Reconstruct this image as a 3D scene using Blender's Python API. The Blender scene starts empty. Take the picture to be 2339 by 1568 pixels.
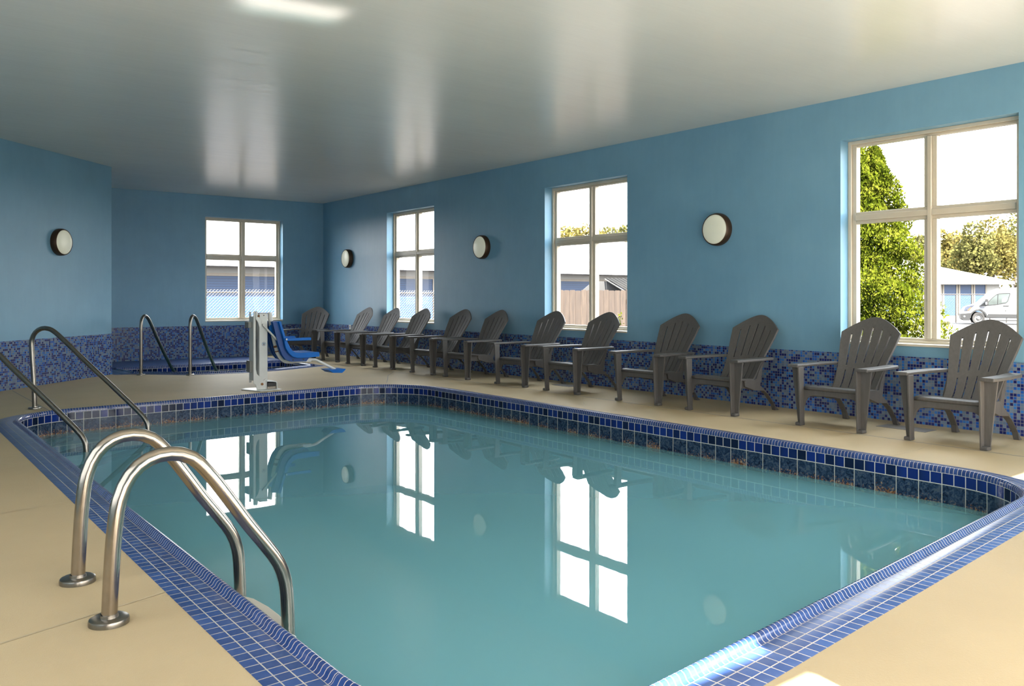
import bpy, bmesh, math, random
from math import sin, cos, pi, radians, sqrt, atan2, hypot
from mathutils import Vector, Matrix
from mathutils.geometry import tessellate_polygon
random.seed(11)
SC = bpy.context.scene
COL = SC.collection

# ------------------------------------------------------------------ camera model (from the photograph's vanishing points)
F, V0, CU, W, HH = 1908.74, 679.28, 1169.5, 2339.0, 1568.0
PH = 0.662282
CH = 1.133            # camera height
CD = 7.459            # camera distance from the long right wall (x = 0)
YB = 15.84            # back wall
ZC = 3.048            # ceiling
RGT = Vector((cos(PH), -sin(PH), 0)); FWD = Vector((sin(PH), cos(PH), 0))
def cw(u, Z, z):      # a distant place outside, by bearing and distance
    return Vector((-CD, 0, 0)) + RGT*((u-CU)*Z/F) + FWD*Z + Vector((0, 0, z))

# ------------------------------------------------------------------ object helpers
def tag(o, label=None, cat=None, group=None, kind=None):
    if label: o['label'] = label
    if cat: o['category'] = cat
    if group: o['group'] = group
    if kind: o['kind'] = kind
    return o
def empty(name, loc=(0,0,0), rz=0.0, label=None, cat=None, group=None, kind=None):
    o = bpy.data.objects.new(name, None); COL.objects.link(o)
    o.location = loc; o.rotation_euler = (0, 0, rz); o.empty_display_size = 0.1
    return tag(o, label, cat, group, kind)
def obj(name, bm, mat, parent=None, smooth=False, bevel=0.0, seg=2, auto=None, **kw):
    me = bpy.data.meshes.new(name)
    bmesh.ops.remove_doubles(bm, verts=bm.verts, dist=1e-5) if kw.pop('weld', False) else None
    if kw.pop('recalc', True): bmesh.ops.recalc_face_normals(bm, faces=bm.faces)
    bm.to_mesh(me); bm.free()
    me.materials.append(mat)
    o = bpy.data.objects.new(name, me); COL.objects.link(o)
    if parent: o.parent = parent
    if bevel > 0:
        md = o.modifiers.new('bevel', 'BEVEL'); md.width = bevel; md.segments = seg; md.limit_method = 'ANGLE'; md.angle_limit = radians(35)
    if smooth:
        for p in me.polygons: p.use_smooth = True
        if auto is not None:
            try: me.set_sharp_from_angle(angle=radians(auto))
            except Exception: pass
    return tag(o, **kw)
def to_mesh(o):                         # lettering becomes an ordinary mesh
    bpy.context.view_layer.update()
    me = bpy.data.meshes.new_from_object(o)
    q = bpy.data.objects.new(o.name, me); q.parent = o.parent; q.location = o.location; q.rotation_euler = o.rotation_euler
    nm = o.name; bpy.data.objects.remove(o); q.name = nm; COL.objects.link(q); return q
def B(): return bmesh.new()
def box(bm, x0, x1, y0, y1, z0, z1, M=None):
    vs = [bm.verts.new(Vector((x, y, z)) if M is None else M @ Vector((x, y, z))) for x in (x0, x1) for y in (y0, y1) for z in (z0, z1)]
    for f in ((0,1,3,2),(4,6,7,5),(0,4,5,1),(2,3,7,6),(0,2,6,4),(1,5,7,3)):
        bm.faces.new([vs[i] for i in f])
    return bm
def hexa(bm, bot, top):   # two quads (4 points each)
    a = [bm.verts.new(p) for p in bot]; b = [bm.verts.new(p) for p in top]
    fs = [bm.faces.new(a[::-1]), bm.faces.new(b)]
    for i in range(4):
        j = (i+1) % 4; fs.append(bm.faces.new((a[i], a[j], b[j], b[i])))
    return fs
def smoothpath(pts, n=8, radii=None):   # rounds the corners of a polyline
    P = [Vector(p) for p in pts]; out = [P[0]]
    for i in range(1, len(P)-1):
        r = radii[i] if radii else 0.05
        a, b, c = P[i-1], P[i], P[i+1]
        d1 = (a-b); d2 = (c-b); l1, l2 = d1.length, d2.length
        d1.normalize(); d2.normalize()
        ang = d1.angle(d2)
        t = min(r/max(math.tan(ang/2), 1e-4), l1*0.49, l2*0.49)
        p1 = b+d1*t; p2 = b+d2*t
        for k in range(n+1):
            s = k/n
            out.append(p1*(1-s)**2 + b*2*s*(1-s) + p2*s*s)
    out.append(P[-1]); return out
def tube(bm, pts, r, n=16, cap=True):
    P = [Vector(p) for p in pts]; rings = []
    up = Vector((0, 0, 1)); prev = None
    for i, p in enumerate(P):
        t = (P[min(i+1, len(P)-1)] - P[max(i-1, 0)]).normalized()
        if prev is None:
            ref = up if abs(t.z) < 0.95 else Vector((1, 0, 0))
            nrm = (ref - t*ref.dot(t)).normalized()
        else:
            nrm = (prev - t*prev.dot(t)).normalized()
        prev = nrm; bn = t.cross(nrm)
        rr = r[i] if isinstance(r, (list, tuple)) else r
        rings.append([bm.verts.new(p + (nrm*cos(2*pi*k/n) + bn*sin(2*pi*k/n))*rr) for k in range(n)])
    for a, b in zip(rings, rings[1:]):
        for k in range(n):
            bm.faces.new((a[k], a[(k+1) % n], b[(k+1) % n], b[k]))
    if cap:
        bm.faces.new(rings[0][::-1]); bm.faces.new(rings[-1])
    return bm
def lathe(bm, prof, M=None, n=40):     # profile (r, h) about local z
    rings = []
    for r, h in prof:
        if r < 1e-6: rings.append([bm.verts.new((M or Matrix()) @ Vector((0, 0, h)))])
        else: rings.append([bm.verts.new((M or Matrix()) @ Vector((r*cos(2*pi*k/n), r*sin(2*pi*k/n), h))) for k in range(n)])
    for a, b in zip(rings, rings[1:]):
        if len(a) == 1 and len(b) == 1: continue
        for k in range(n):
            j = (k+1) % n
            if len(a) == 1: bm.faces.new((a[0], b[j], b[k]))
            elif len(b) == 1: bm.faces.new((a[k], a[j], b[0]))
            else: bm.faces.new((a[k], a[j], b[j], b[k]))
    return bm
def prism(bm, poly, mapf, d0, d1):     # polygon (a,b) extruded between depths d0 and d1, mapf(a,b,d)
    A = [bm.verts.new(mapf(a, b, d0)) for a, b in poly]; C = [bm.verts.new(mapf(a, b, d1)) for a, b in poly]
    for tri in tessellate_polygon([[Vector((a, b, 0)) for a, b in poly]]):
        bm.faces.new([A[i] for i in tri]); bm.faces.new([C[i] for i in tri[::-1]])
    n = len(poly)
    for i in range(n):
        j = (i+1) % n; bm.faces.new((A[i], A[j], C[j], C[i]))
    return bm
def flat(bm, loops, z):                # flat polygon with holes
    L = [[Vector((p[0], p[1], 0)) for p in lp] for lp in loops]
    vs = [bm.verts.new((p.x, p.y, z)) for lp in L for p in lp]
    for t in tessellate_polygon(L):
        try: bm.faces.new([vs[i] for i in t])
        except ValueError: pass
    for f in bm.faces:
        f.normal_update()
        if f.normal.z < 0: f.normal_flip()
    return bm

# ------------------------------------------------------------------ materials
def mat(name):
    m = bpy.data.materials.new(name); m.use_nodes = True
    nt = m.node_tree; nt.nodes.clear()
    out = nt.nodes.new('ShaderNodeOutputMaterial')
    return m, nt, out
class N:                                # tiny node-graph helper
    def __init__(s, nt): s.nt = nt
    def n(s, t, **kw):
        nd = s.nt.nodes.new(t)
        for k, v in kw.items(): setattr(nd, k, v)
        return nd
    def l(s, a, b): s.nt.links.new(a, b)
    def val(s, sock, v):
        if hasattr(v, 'is_linked') or hasattr(v, 'links'): s.l(v, sock)
        else: sock.default_value = v
    def math(s, op, a, b=0.0, c=0.0):
        nd = s.n('ShaderNodeMath', operation=op)
        s.val(nd.inputs[0], a); s.val(nd.inputs[1], b)
        if len(nd.inputs) > 2: s.val(nd.inputs[2], c)
        return nd.outputs[0]
    def mix(s, f, a, b, mode='MIX'):
        nd = s.n('ShaderNodeMix', data_type='RGBA', blend_type=mode)
        s.val(nd.inputs[0], f)
        for k, v in ((6, a), (7, b)):
            s.val(nd.inputs[k], (*v, 1) if isinstance(v, tuple) and len(v) == 3 else v)
        return nd.outputs[2]
    def noise(s, vec, scale, detail=3, rough=0.55):
        nd = s.n('ShaderNodeTexNoise'); nd.inputs['Scale'].default_value = scale
        nd.inputs['Detail'].default_value = detail; nd.inputs['Roughness'].default_value = rough
        if vec is not None: s.l(vec, nd.inputs['Vector'])
        return nd.outputs[0]
    def ramp(s, f, stops, interp='LINEAR'):
        nd = s.n('ShaderNodeValToRGB'); cr = nd.color_ramp; cr.interpolation = interp
        while len(cr.elements) < len(stops): cr.elements.new(0.5)
        for e, (p, c) in zip(cr.elements, stops):
            e.position = p; e.color = (*c, 1) if len(c) == 3 else c
        s.l(f, nd.inputs[0]); return nd.outputs[0]
    def coord(s, which='Object'): return s.n('ShaderNodeTexCoord').outputs[which]
    def mapv(s, vec, sc): 
        nd = s.n('ShaderNodeMapping'); nd.inputs['Scale'].default_value = sc; s.l(vec, nd.inputs['Vector']); return nd.outputs[0]
    def bump(s, h, strength, dist=0.01):
        nd = s.n('ShaderNodeBump'); nd.inputs['Strength'].default_value = strength; nd.inputs['Distance'].default_value = dist
        s.l(h, nd.inputs['Height']); return nd.outputs[0]
def pbr(g, out, color, rough=0.5, metal=0.0, normal=None, spec=0.5, emit=None):
    p = g.n('ShaderNodeBsdfPrincipled')
    g.val(p.inputs['Base Color'], (*color, 1) if isinstance(color, tuple) and len(color) == 3 else color)
    g.val(p.inputs['Roughness'], rough); g.val(p.inputs['Metallic'], metal)
    p.inputs['Specular IOR Level'].default_value = spec
    if normal is not None: g.l(normal, p.inputs['Normal'])
    if emit:
        p.inputs['Emission Color'].default_value = (*emit[0], 1); p.inputs['Emission Strength'].default_value = emit[1]
    if out is not None: g.l(p.outputs[0], out.inputs[0])
    return p
XS = 0.40
def xs(c): return tuple(v*XS for v in c)
def simple(name, color, rough=0.5, metal=0.0, spec=0.5, var=0.12, scale=6.0, bump=0.0, bscale=200.0, emit=None, stretch=None):
    m, nt, out = mat(name); g = N(nt)
    co = g.coord('Object')
    if stretch: co = g.mapv(co, stretch)
    nz = g.noise(co, scale, 4)
    lo = tuple(c*(1-var) for c in color); hi = tuple(min(1, c*(1+var)) for c in color)
    c = g.ramp(nz, [(0.3, lo), (0.7, hi)])
    nrm = g.bump(g.noise(co, bscale, 3), bump, 0.003) if bump > 0 else None
    pbr(g, out, c, rough, metal, nrm, spec, emit)
    return m
def uvgrid(g, pu, pv, gw):              # tile ids and grout mask from the UV map (metres)
    uv = g.coord('UV'); sep = g.n('ShaderNodeSeparateXYZ'); g.l(uv, sep.inputs[0])
    u = g.math('DIVIDE', sep.outputs[0], pu); v = g.math('DIVIDE', sep.outputs[1], pv)
    fu = g.math('FRACT', u); fv = g.math('FRACT', v)
    iu = g.math('FLOOR', u); iv = g.math('FLOOR', v)
    du = g.math('ABSOLUTE', g.math('SUBTRACT', fu, 0.5)); dv = g.math('ABSOLUTE', g.math('SUBTRACT', fv, 0.5))
    gu = g.math('GREATER_THAN', du, 0.5-gw/pu/2); gv = g.math('GREATER_THAN', dv, 0.5-gw/pv/2)
    mask = g.math('MAXIMUM', gu, gv)
    cid = g.n('ShaderNodeCombineXYZ'); g.l(iu, cid.inputs[0]); g.l(iv, cid.inputs[1])
    wn = g.n('ShaderNodeTexWhiteNoise', noise_dimensions='3D'); g.l(cid.outputs[0], wn.inputs['Vector'])
    return uv, mask, wn.outputs['Value'], fu, fv, cid.outputs[0]
def tilemat(name, pu, pv, gw, stops, grout, rough=0.12, interp='CONSTANT', mottle=0.0):
    m, nt, out = mat(name); g = N(nt)
    uv, mask, rnd, fu, fv, cid = uvgrid(g, pu, pv, gw)
    c = g.ramp(rnd, stops, interp)
    if mottle > 0:
        nz = g.noise(g.coord('Object'), 14, 4)
        c = g.mix(g.math('MULTIPLY', g.math('POWER', nz, 2.0), mottle*2.2), c, (0.22, 0.27, 0.40))
    c = g.mix(mask, c, grout)
    r = g.math('ADD', g.math('MULTIPLY', mask, 0.6), rough)
    nrm = g.bump(g.math('SUBTRACT', 1.0, mask), 0.5, 0.002)
    pbr(g, out, c, r, 0, nrm, 0.5)
    return m

# wall paint: soft eggshell blue with roller streaks and patches
def paint(name, lo, hi, rough):
    m, nt, out = mat(name); g = N(nt); co = g.coord('Object')
    n1 = g.noise(co, 0.9, 5, 0.6)
    c = g.ramp(n1, [(0.3, lo), (0.72, hi)])
    n2 = g.noise(g.mapv(co, (5, 5, 0.7)), 3.0, 4, 0.65)
    c = g.mix(g.math('MULTIPLY', n2, 0.35), c, tuple(x*0.86 for x in lo))
    h = g.math('ADD', g.noise(g.mapv(co, (6, 6, 0.6)), 2.0, 4), g.math('MULTIPLY', g.noise(co, 130, 2), 0.18))
    nrm = g.bump(h, 0.13, 0.02)
    rr = g.math('ADD', g.math('MULTIPLY', n1, 0.2), rough-0.1)
    pbr(g, out, c, rr, 0, nrm, 0.42)
    return m
M_wall = paint('blue_wall_paint', (0.155, 0.322, 0.462), (0.205, 0.400, 0.548), 0.42)
def ceilmat():
    m, nt, out = mat('white_ceiling_paint'); g = N(nt); co = g.coord('Object')
    n1 = g.noise(co, 0.5, 4)
    c = g.ramp(n1, [(0.3, (0.70, 0.685, 0.635)), (0.7, (0.77, 0.75, 0.69))])
    n3 = g.noise(g.mapv(co, (0.55, 3.2, 1)), 1.1, 5, 0.6)
    h = g.math('ADD', n3, g.math('MULTIPLY', g.noise(co, 60, 2), 0.03))
    nrm = g.bump(h, 0.16, 0.035)
    pbr(g, out, c, 0.265, 0, nrm, 0.85)
    return m
M_ceil = ceilmat()
M_mosaic = tilemat('blue_glass_mosaic', 0.0266, 0.0266, 0.0036,
    [(0.0, (0.010, 0.018, 0.120)), (0.16, (0.012, 0.024, 0.165)), (0.31, (0.018, 0.095, 0.40)), (0.47, (0.035, 0.165, 0.50)),
     (0.62, (0.115, 0.180, 0.285)), (0.82, (0.150, 0.222, 0.325))], (0.19, 0.195, 0.215), 0.16)
M_coping = tilemat('cobalt_coping_tile', 0.0525, 0.051, 0.0042,
    [(0.0, (0.018, 0.052, 0.185)), (0.35, (0.022, 0.062, 0.215)), (0.7, (0.027, 0.072, 0.235))], (0.42, 0.39, 0.36), 0.30, 'CONSTANT', 0.14)
M_surround = tilemat('blue_surround_tile', 0.0525, 0.051, 0.003, [(0.0, (0.018, 0.055, 0.190)), (0.5, (0.022, 0.066, 0.220))], (0.07, 0.11, 0.22), 0.35)
M_lip = tilemat('cobalt_bullnose_tile', 0.0262, 0.5, 0.0034,
    [(0.0, (0.015, 0.045, 0.175)), (0.5, (0.021, 0.058, 0.215))], (0.50, 0.46, 0.44), 0.15, 'CONSTANT', 0.06)
def rowmat():                            # three-inch cobalt row, some tiles fading to near black
    m, nt, out = mat('cobalt_square_tile'); g = N(nt)
    uv, mask, rnd, fu, fv, cid = uvgrid(g, 0.0762, 0.0762, 0.0060)
    c = g.ramp(rnd, [(0.0, (0.003, 0.009, 0.036)), (0.16, (0.004, 0.012, 0.055)), (0.30, (0.004, 0.015, 0.090)), (0.48, (0.005, 0.020, 0.150)), (0.75, (0.006, 0.025, 0.185))], 'CONSTANT')
    dark = g.math('MULTIPLY', g.math('MULTIPLY', fu, fu), g.math('GREATER_THAN', g.math('FRACT', g.math('MULTIPLY', rnd, 7.3)), 0.5))
    c = g.mix(g.math('MULTIPLY', dark, 0.7), c, (0.006, 0.015, 0.05))
    c = g.mix(mask, c, (0.56, 0.56, 0.54))
    pbr(g, out, c, g.math('ADD', g.math('MULTIPLY', mask, 0.6), 0.14), 0, g.bump(g.math('SUBTRACT', 1.0, mask), 0.5, 0.002), 0.34)
    return m
M_row = rowmat()
def stonemat():                          # six-inch waterline tile: slate blue clouds with rusty flecks low down
    m, nt, out = mat('slate_waterline_tile'); g = N(nt)
    uv, mask, rnd, fu, fv, cid = uvgrid(g, 0.1524, 0.1524, 0.0055)
    off = g.n('ShaderNodeVectorMath', operation='MULTIPLY_ADD'); g.l(cid, off.inputs[0]); off.inputs[1].default_value = (3.7, 1.3, 2.1); g.l(uv, off.inputs[2])
    nd = g.n('ShaderNodeTexNoise'); nd.inputs['Scale'].default_value = 26; nd.inputs['Detail'].default_value = 7; nd.inputs['Roughness'].default_value = 0.68; nd.inputs['Distortion'].default_value = 1.4
    g.l(off.outputs[0], nd.inputs['Vector'])
    c = g.ramp(nd.outputs[0], [(0.34, (0.004, 0.006, 0.014)), (0.45, (0.012, 0.028, 0.070)), (0.54, (0.032, 0.060, 0.115)), (0.62, (0.075, 0.100, 0.130)), (0.72, (0.012, 0.016, 0.030))])
    nb = g.noise(off.outputs[0], 60, 5, 0.7)
    low = g.math('SUBTRACT', 1.0, fv)
    amt = g.math('ADD', g.math('MULTIPLY', g.math('POWER', low, 1.6), 0.32), g.math('MULTIPLY', rnd, 0.14))
    k = g.math('GREATER_THAN', g.math('ADD', nb, amt), 0.80)
    rust = g.ramp(nd.outputs[0], [(0.35, (0.10, 0.045, 0.018)), (0.5, (0.32, 0.15, 0.06)), (0.6, (0.46, 0.34, 0.22))])
    c = g.mix(g.math('MULTIPLY', k, 0.85), c, rust)
    c = g.mix(mask, c, (0.52, 0.52, 0.46))
    pbr(g, out, c, g.math('ADD', g.math('MULTIPLY', mask, 0.6), 0.22), 0, g.bump(g.math('SUBTRACT', 1.0, mask), 0.4, 0.002), 0.3)
    return m
M_stone = stonemat()
def deckmat():
    m, nt, out = mat('tan_textured_deck'); g = N(nt); co = g.coord('Object')
    n1 = g.noise(co, 0.8, 5, 0.6); n2 = g.noise(co, 9, 4, 0.6)
    c = g.ramp(n1, [(0.3, (0.435, 0.340, 0.205)), (0.7, (0.515, 0.405, 0.248))])
    c = g.mix(g.math('MULTIPLY', n2, 0.25), c, (0.50, 0.40, 0.26))
    h = g.math('ADD', g.noise(co, 85, 4, 0.7), g.math('MULTIPLY', g.noise(co, 300, 2), 0.5))
    pbr(g, out, c, 0.62, 0, g.bump(h, 0.42, 0.004), 0.3)
    return m
M_deck = deckmat()
M_joint = simple('grey_joint_filler', (0.24, 0.235, 0.22), 0.8, var=0.2)
M_score = simple('scored_deck_line', (0.455, 0.365, 0.235), 0.7, var=0.15)
M_plate = simple('grey_cover_plate', (0.24, 0.22, 0.20), 0.5, 0.3, var=0.15)
M_steel = simple('brushed_stainless_steel', (0.37, 0.325, 0.275), 0.21, 1.0, var=0.06, scale=30)
M_steel2 = simple('aged_stainless_steel', (0.25, 0.235, 0.21), 0.28, 1.0, var=0.10, scale=20)
M_chair = simple('charcoal_resin', (0.088, 0.083, 0.080), 0.52, spec=0.32, var=0.10, scale=9, bump=0.12, bscale=45, stretch=(6, 6, 1))
M_frame = simple('beige_window_frame', (0.56, 0.50, 0.40), 0.42, var=0.04)
M_sill = simple('cream_sill', (0.66, 0.60, 0.49), 0.5, var=0.06)
M_bronze = simple('bronze_lamp_rim', (0.060, 0.032, 0.016), 0.45, 0.4, var=0.15)
M_lens = simple('frosted_lamp_glass', (0.66, 0.66, 0.55), 0.35, var=0.03, emit=((0.9, 0.92, 0.72), 0.13))
M_white = simple('white_powder_coat', (0.60, 0.605, 0.58), 0.4, var=0.06)
M_rust = simple('rust_stain', (0.20, 0.085, 0.03), 0.8, var=0.3, scale=40)
M_seatblue = simple('blue_seat_plastic', (0.000, 0.120, 0.46), 0.45, spec=0.3, var=0.06)
M_black = simple('black_plastic', (0.018, 0.018, 0.02), 0.45, var=0.1)
M_grey = simple('grey_control_box', (0.22, 0.22, 0.21), 0.5, var=0.05)
M_tread = simple('pale_tread_plastic', (0.52, 0.50, 0.45), 0.55, var=0.06)
M_outlet = simple('white_outlet_plastic', (0.62, 0.62, 0.60), 0.4, var=0.02)
M_plaster = simple('pale_pool_plaster', (0.64, 0.80, 0.86), 0.7, var=0.04)
M_trimblue = simple('dark_blue_step_trim', (0.004, 0.016, 0.075), 0.3, var=0.1)
M_badge = simple('badge_blue', (0.16, 0.26, 0.36), 0.4, var=0.05)
M_badgered = simple('badge_maroon', (0.10, 0.012, 0.03), 0.4, var=0.05)

def glassmat():
    m, nt, out = mat('window_glass'); g = N(nt)
    lw = g.n('ShaderNodeLayerWeight'); lw.inputs[0].default_value = 0.5
    sch = g.math('ADD', g.math('MULTIPLY', g.math('POWER', lw.outputs['Facing'], 5.0), 0.96), 0.04)
    tr = g.n('ShaderNodeBsdfTransparent'); tr.inputs[0].default_value = (0.94, 0.95, 0.945, 1)
    gl = g.n('ShaderNodeBsdfGlossy'); gl.inputs['Roughness'].default_value = 0.0
    mx = g.n('ShaderNodeMixShader'); g.l(g.math('MULTIPLY', sch, 0.22), mx.inputs[0]); g.l(tr.outputs[0], mx.inputs[1]); g.l(gl.outputs[0], mx.inputs[2])
    g.l(mx.outputs[0], out.inputs[0]); return m
M_glass = glassmat()
def watermat(name, tint, body, share, wave):
    m, nt, out = mat(name); g = N(nt); co = g.coord('Object')
    h = g.math('ADD', g.noise(g.mapv(co, (1, 1.6, 1)), 2.2, 2), g.math('MULTIPLY', g.noise(co, 9, 2), 0.12))
    nrm = g.bump(h, wave, 0.02)
    tr = g.n('ShaderNodeBsdfTransparent'); tr.inputs[0].default_value = (*tint, 1)
    df = g.n('ShaderNodeBsdfDiffuse')
    n1 = g.noise(co, 0.35, 2)
    g.l(g.ramp(n1, [(0.3, tuple(b*0.94 for b in body)), (0.7, body)]), df.inputs[0])
    mb = g.n('ShaderNodeMixShader'); mb.inputs[0].default_value = share; g.l(tr.outputs[0], mb.inputs[1]); g.l(df.outputs[0], mb.inputs[2])
    fr = g.n('ShaderNodeFresnel'); fr.inputs[0].default_value = 1.48; g.l(nrm, fr.inputs[1])
    gl = g.n('ShaderNodeBsdfGlossy'); gl.inputs['Roughness'].default_value = 0.0; g.l(nrm, gl.inputs['Normal'])
    mx = g.n('ShaderNodeMixShader'); g.l(fr.outputs[0], mx.inputs[0]); g.l(mb.outputs[0], mx.inputs[1]); g.l(gl.outputs[0], mx.inputs[2])
    g.l(mx.outputs[0], out.inputs[0]); return m
M_water = watermat('turquoise_pool_water', (0.66, 0.92, 0.95), (0.275, 0.665, 0.780), 0.47, 0.010)
M_tubwater = watermat('hot_tub_water', (0.45, 0.80, 0.78), (0.10, 0.32, 0.34), 0.55, 0.012)

# ------------------------------------------------------------------ the room shell
YN = -0.25                               # near wall (behind the camera)
XL = -9.2
LW0 = Vector((-4.55, 13.30)); LW1 = Vector((-9.2, 8.65))      # diagonal left wall
TH = 0.24
def wall(name, mapf, a0, a1, holes, z1=ZC):
    """mapf(a, z, d): a along the wall, d outward from the inner face"""
    bm = B(); xs = sorted({a0, a1} | {h[0] for h in holes} | {h[1] for h in holes})
    for x0, x1 in zip(xs, xs[1:]):
        zs = [(0.0-0.6, z1)]
        for h in holes:
            if x0 >= h[0]-1e-6 and x1 <= h[1]+1e-6: zs = [(-0.6, h[2]), (h[3], z1)]
        for za, zb in zs:
            c = [[[bm.verts.new(mapf(x, z, d)) for d in (0, TH)] for z in (za, zb)] for x in (x0, x1)]
            bm.faces.new((c[0][0][0], c[1][0][0], c[1][1][0], c[0][1][0]))
            bm.faces.new((c[0][0][1], c[0][1][1], c[1][1][1], c[1][0][1]))
            bm.faces.new((c[0][1][0], c[1][1][0], c[1][1][1], c[0][1][1]))
            bm.faces.new((c[0][0][0], c[0][0][1], c[1][0][1], c[1][0][0]))
            bm.faces.new((c[0][0][0], c[0][1][0], c[0][1][1], c[0][0][1]))
            bm.faces.new((c[1][0][0], c[1][0][1], c[1][1][1], c[1][1][0]))
    return obj(name, bm, M_wall, kind='structure')
mapR = lambda a, z, d: Vector((d, a, z))
mapB = lambda a, z, d: Vector((a, YB+d, z))
mapN = lambda a, z, d: Vector((a, YN-d, z))
mapW = lambda a, z, d: Vector((XL-d, a, z))
ld = (LW1-LW0).normalized(); ln = Vector((-ld.y, ld.x))       # outward normal of the diagonal wall
if ln.dot(Vector((-1, 1))) < 0: ln = -ln
mapL = lambda a, z, d: Vector((LW0.x+ld.x*a+ln.x*d, LW0.y+ld.y*a+ln.y*d, z))
ZS, ZT = 0.69, 2.645
HR = [(2.837, 4.41), (7.255, 8.83), (11.655, 13.225)]
HB = [(-2.378, -0.863)]
HN = [(-7.01, -5.44), (-2.28, -0.71)]
ext = TH
w_right = wall('wall_right', mapR, YN-ext, YB+ext, [(a, b, ZS, ZT) for a, b in HR])
w_back = wall('wall_back', mapB, -4.55-ext, 0, [(a, b, ZS-0.02, ZT) for a, b in HB])
HNT = [2.15, ZT]  # first near window's head cut low so its sun misses the pool water
w_near = wall('wall_near', mapN, XL-ext, 0, [(a, b, ZS, t) for (a, b), t in zip(HN, HNT)])
LL = (LW1-LW0).length
w_left = wall('wall_left', mapL, 0, LL, [])
w_side = wall('wall_side', mapW, YN-ext, LW1.y+0.2, [])
bm = B(); box(bm, -4.55-TH, -4.55, 13.30, YB, -0.6, ZC); w_ret = obj('wall_return', bm, M_wall, kind='structure')

def wainscot(name, mapf, a0, a1, parent, z1=0.597, th=0.012):
    bm = B(); uvl = bm.loops.layers.uv.new('UVMap')
    def quad(ps, uvs):
        f = bm.faces.new([bm.verts.new(p) for p in ps])
        for lp, t in zip(f.loops, uvs): lp[uvl].uv = t
    quad([mapf(a0, 0, -th), mapf(a1, 0, -th), mapf(a1, z1, -th), mapf(a0, z1, -th)], [(a0, 0), (a1, 0), (a1, z1), (a0, z1)])
    quad([mapf(a0, z1, -th), mapf(a1, z1, -th), mapf(a1, z1, 0.0), mapf(a0, z1, 0.0)], [(a0, 0.002), (a1, 0.002), (a1, 0.003), (a0, 0.003)])
    return obj(name, bm, M_mosaic, parent)
wainscot('mosaic_wainscot', mapR, YN, YB, w_right)
wainscot('mosaic_wainscot', mapB, -4.55, 0, w_back)
wainscot('mosaic_wainscot', mapL, 0, LL, w_left)
wainscot('mosaic_wainscot', mapN, XL, 0, w_near)

def window(name, mapf, a0, a1, z0, z1, zb=(1.842, 1.955)):
    root = empty(name, kind='structure')
    D0, D1 = 0.13, 0.225
    def mb(bm, a_, b_, za, zb_, d0, d1):
        c = [[[bm.verts.new(mapf(x, z, d)) for d in (d0, d1)] for z in (za, zb_)] for x in (a_, b_)]
        for f in ((0,1,3,2),(4,6,7,5),(0,4,5,1),(2,3,7,6),(0,2,6,4),(1,5,7,3)):
            fl = [c[i >> 2][(i >> 1) & 1][i & 1] for i in f]; bm.faces.new(fl)
    zs0 = z0+0.012
    am = (a0+a1)/2
    bm = B(); w1, w2 = 0.034, 0.076
    mb(bm, a0, a0+w1, zs0, z1, D0, D1); mb(bm, a1-w1, a1, zs0, z1, D0, D1)
    mb(bm, a0+w1, a1-w1, zs0, zs0+w1, D0, D1); mb(bm, a0+w1, a1-w1, z1-w1, z1, D0, D1)
    mb(bm, a0+w1, a0+w2, zs0+w1, z1-w1, D0+0.025, D1); mb(bm, a1-w2, a1-w1, zs0+w1, z1-w1, D0+0.025, D1)
    mb(bm, a0+w2, a1-w2, zs0+w1, zs0+w1+0.022, D0+0.025, D1); mb(bm, a0+w2, a1-w2, z1-w1-0.022, z1-w1, D0+0.025, D1)
    obj('window_frame', bm, M_frame, root, bevel=0.004)
    bm = B(); zi0, zi1 = zs0+w1+0.022, z1-w1-0.022
    mb(bm, am-0.018, am+0.018, zi0, zi1, D0-0.004, D1)
    for s in (-1, 1):
        p, q = sorted((am+s*0.018, am+s*0.058)); mb(bm, p, q, zi0, zb[0], D0+0.022, D1); mb(bm, p, q, zb[1], zi1, D0+0.022, D1)
    obj('vertical_mullion', bm, M_frame, root, bevel=0.004)
    for lo, hi in ((a0+w2, am-0.018), (am+0.018, a1-w2)):
        bm = B(); mb(bm, lo, hi, zb[0]+0.03, zb[1]-0.03, D0, D1); mb(bm, lo, hi, zb[0], zb[0]+0.03, D0+0.025, D1); mb(bm, lo, hi, zb[1]-0.03, zb[1], D0+0.025, D1)
        obj('horizontal_mullion', bm, M_frame, root, bevel=0.003)
        for za, zc in ((zi0, zb[0]), (zb[1], zi1)):
            bm = B(); l2 = lo if lo == a0+w2 else lo+0.04; h2 = hi if hi == a1-w2 else hi-0.04
            bm.faces.new([bm.verts.new(mapf(*t)) for t in ((l2, za, 0.185), (h2, za, 0.185), (h2, zc, 0.185), (l2, zc, 0.185))])
            obj('window_pane', bm, M_glass, root)
    bm = B(); mb(bm, a0+0.001, a1-0.001, z0, z0+0.022, -0.012, D0+0.03)
    obj('window_sill', bm, M_sill, root, bevel=0.004)
    return root
for i, (a, b) in enumerate(HR): window('window_%d' % (i+1), mapR, a, b, ZS, ZT)
window('window_4', mapB, HB[0][0], HB[0][1], ZS-0.02, ZT)
for i, (a, b) in enumerate(HN): window('window_%d' % (i+5), mapN, a, b, ZS, HNT[i])

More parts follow.
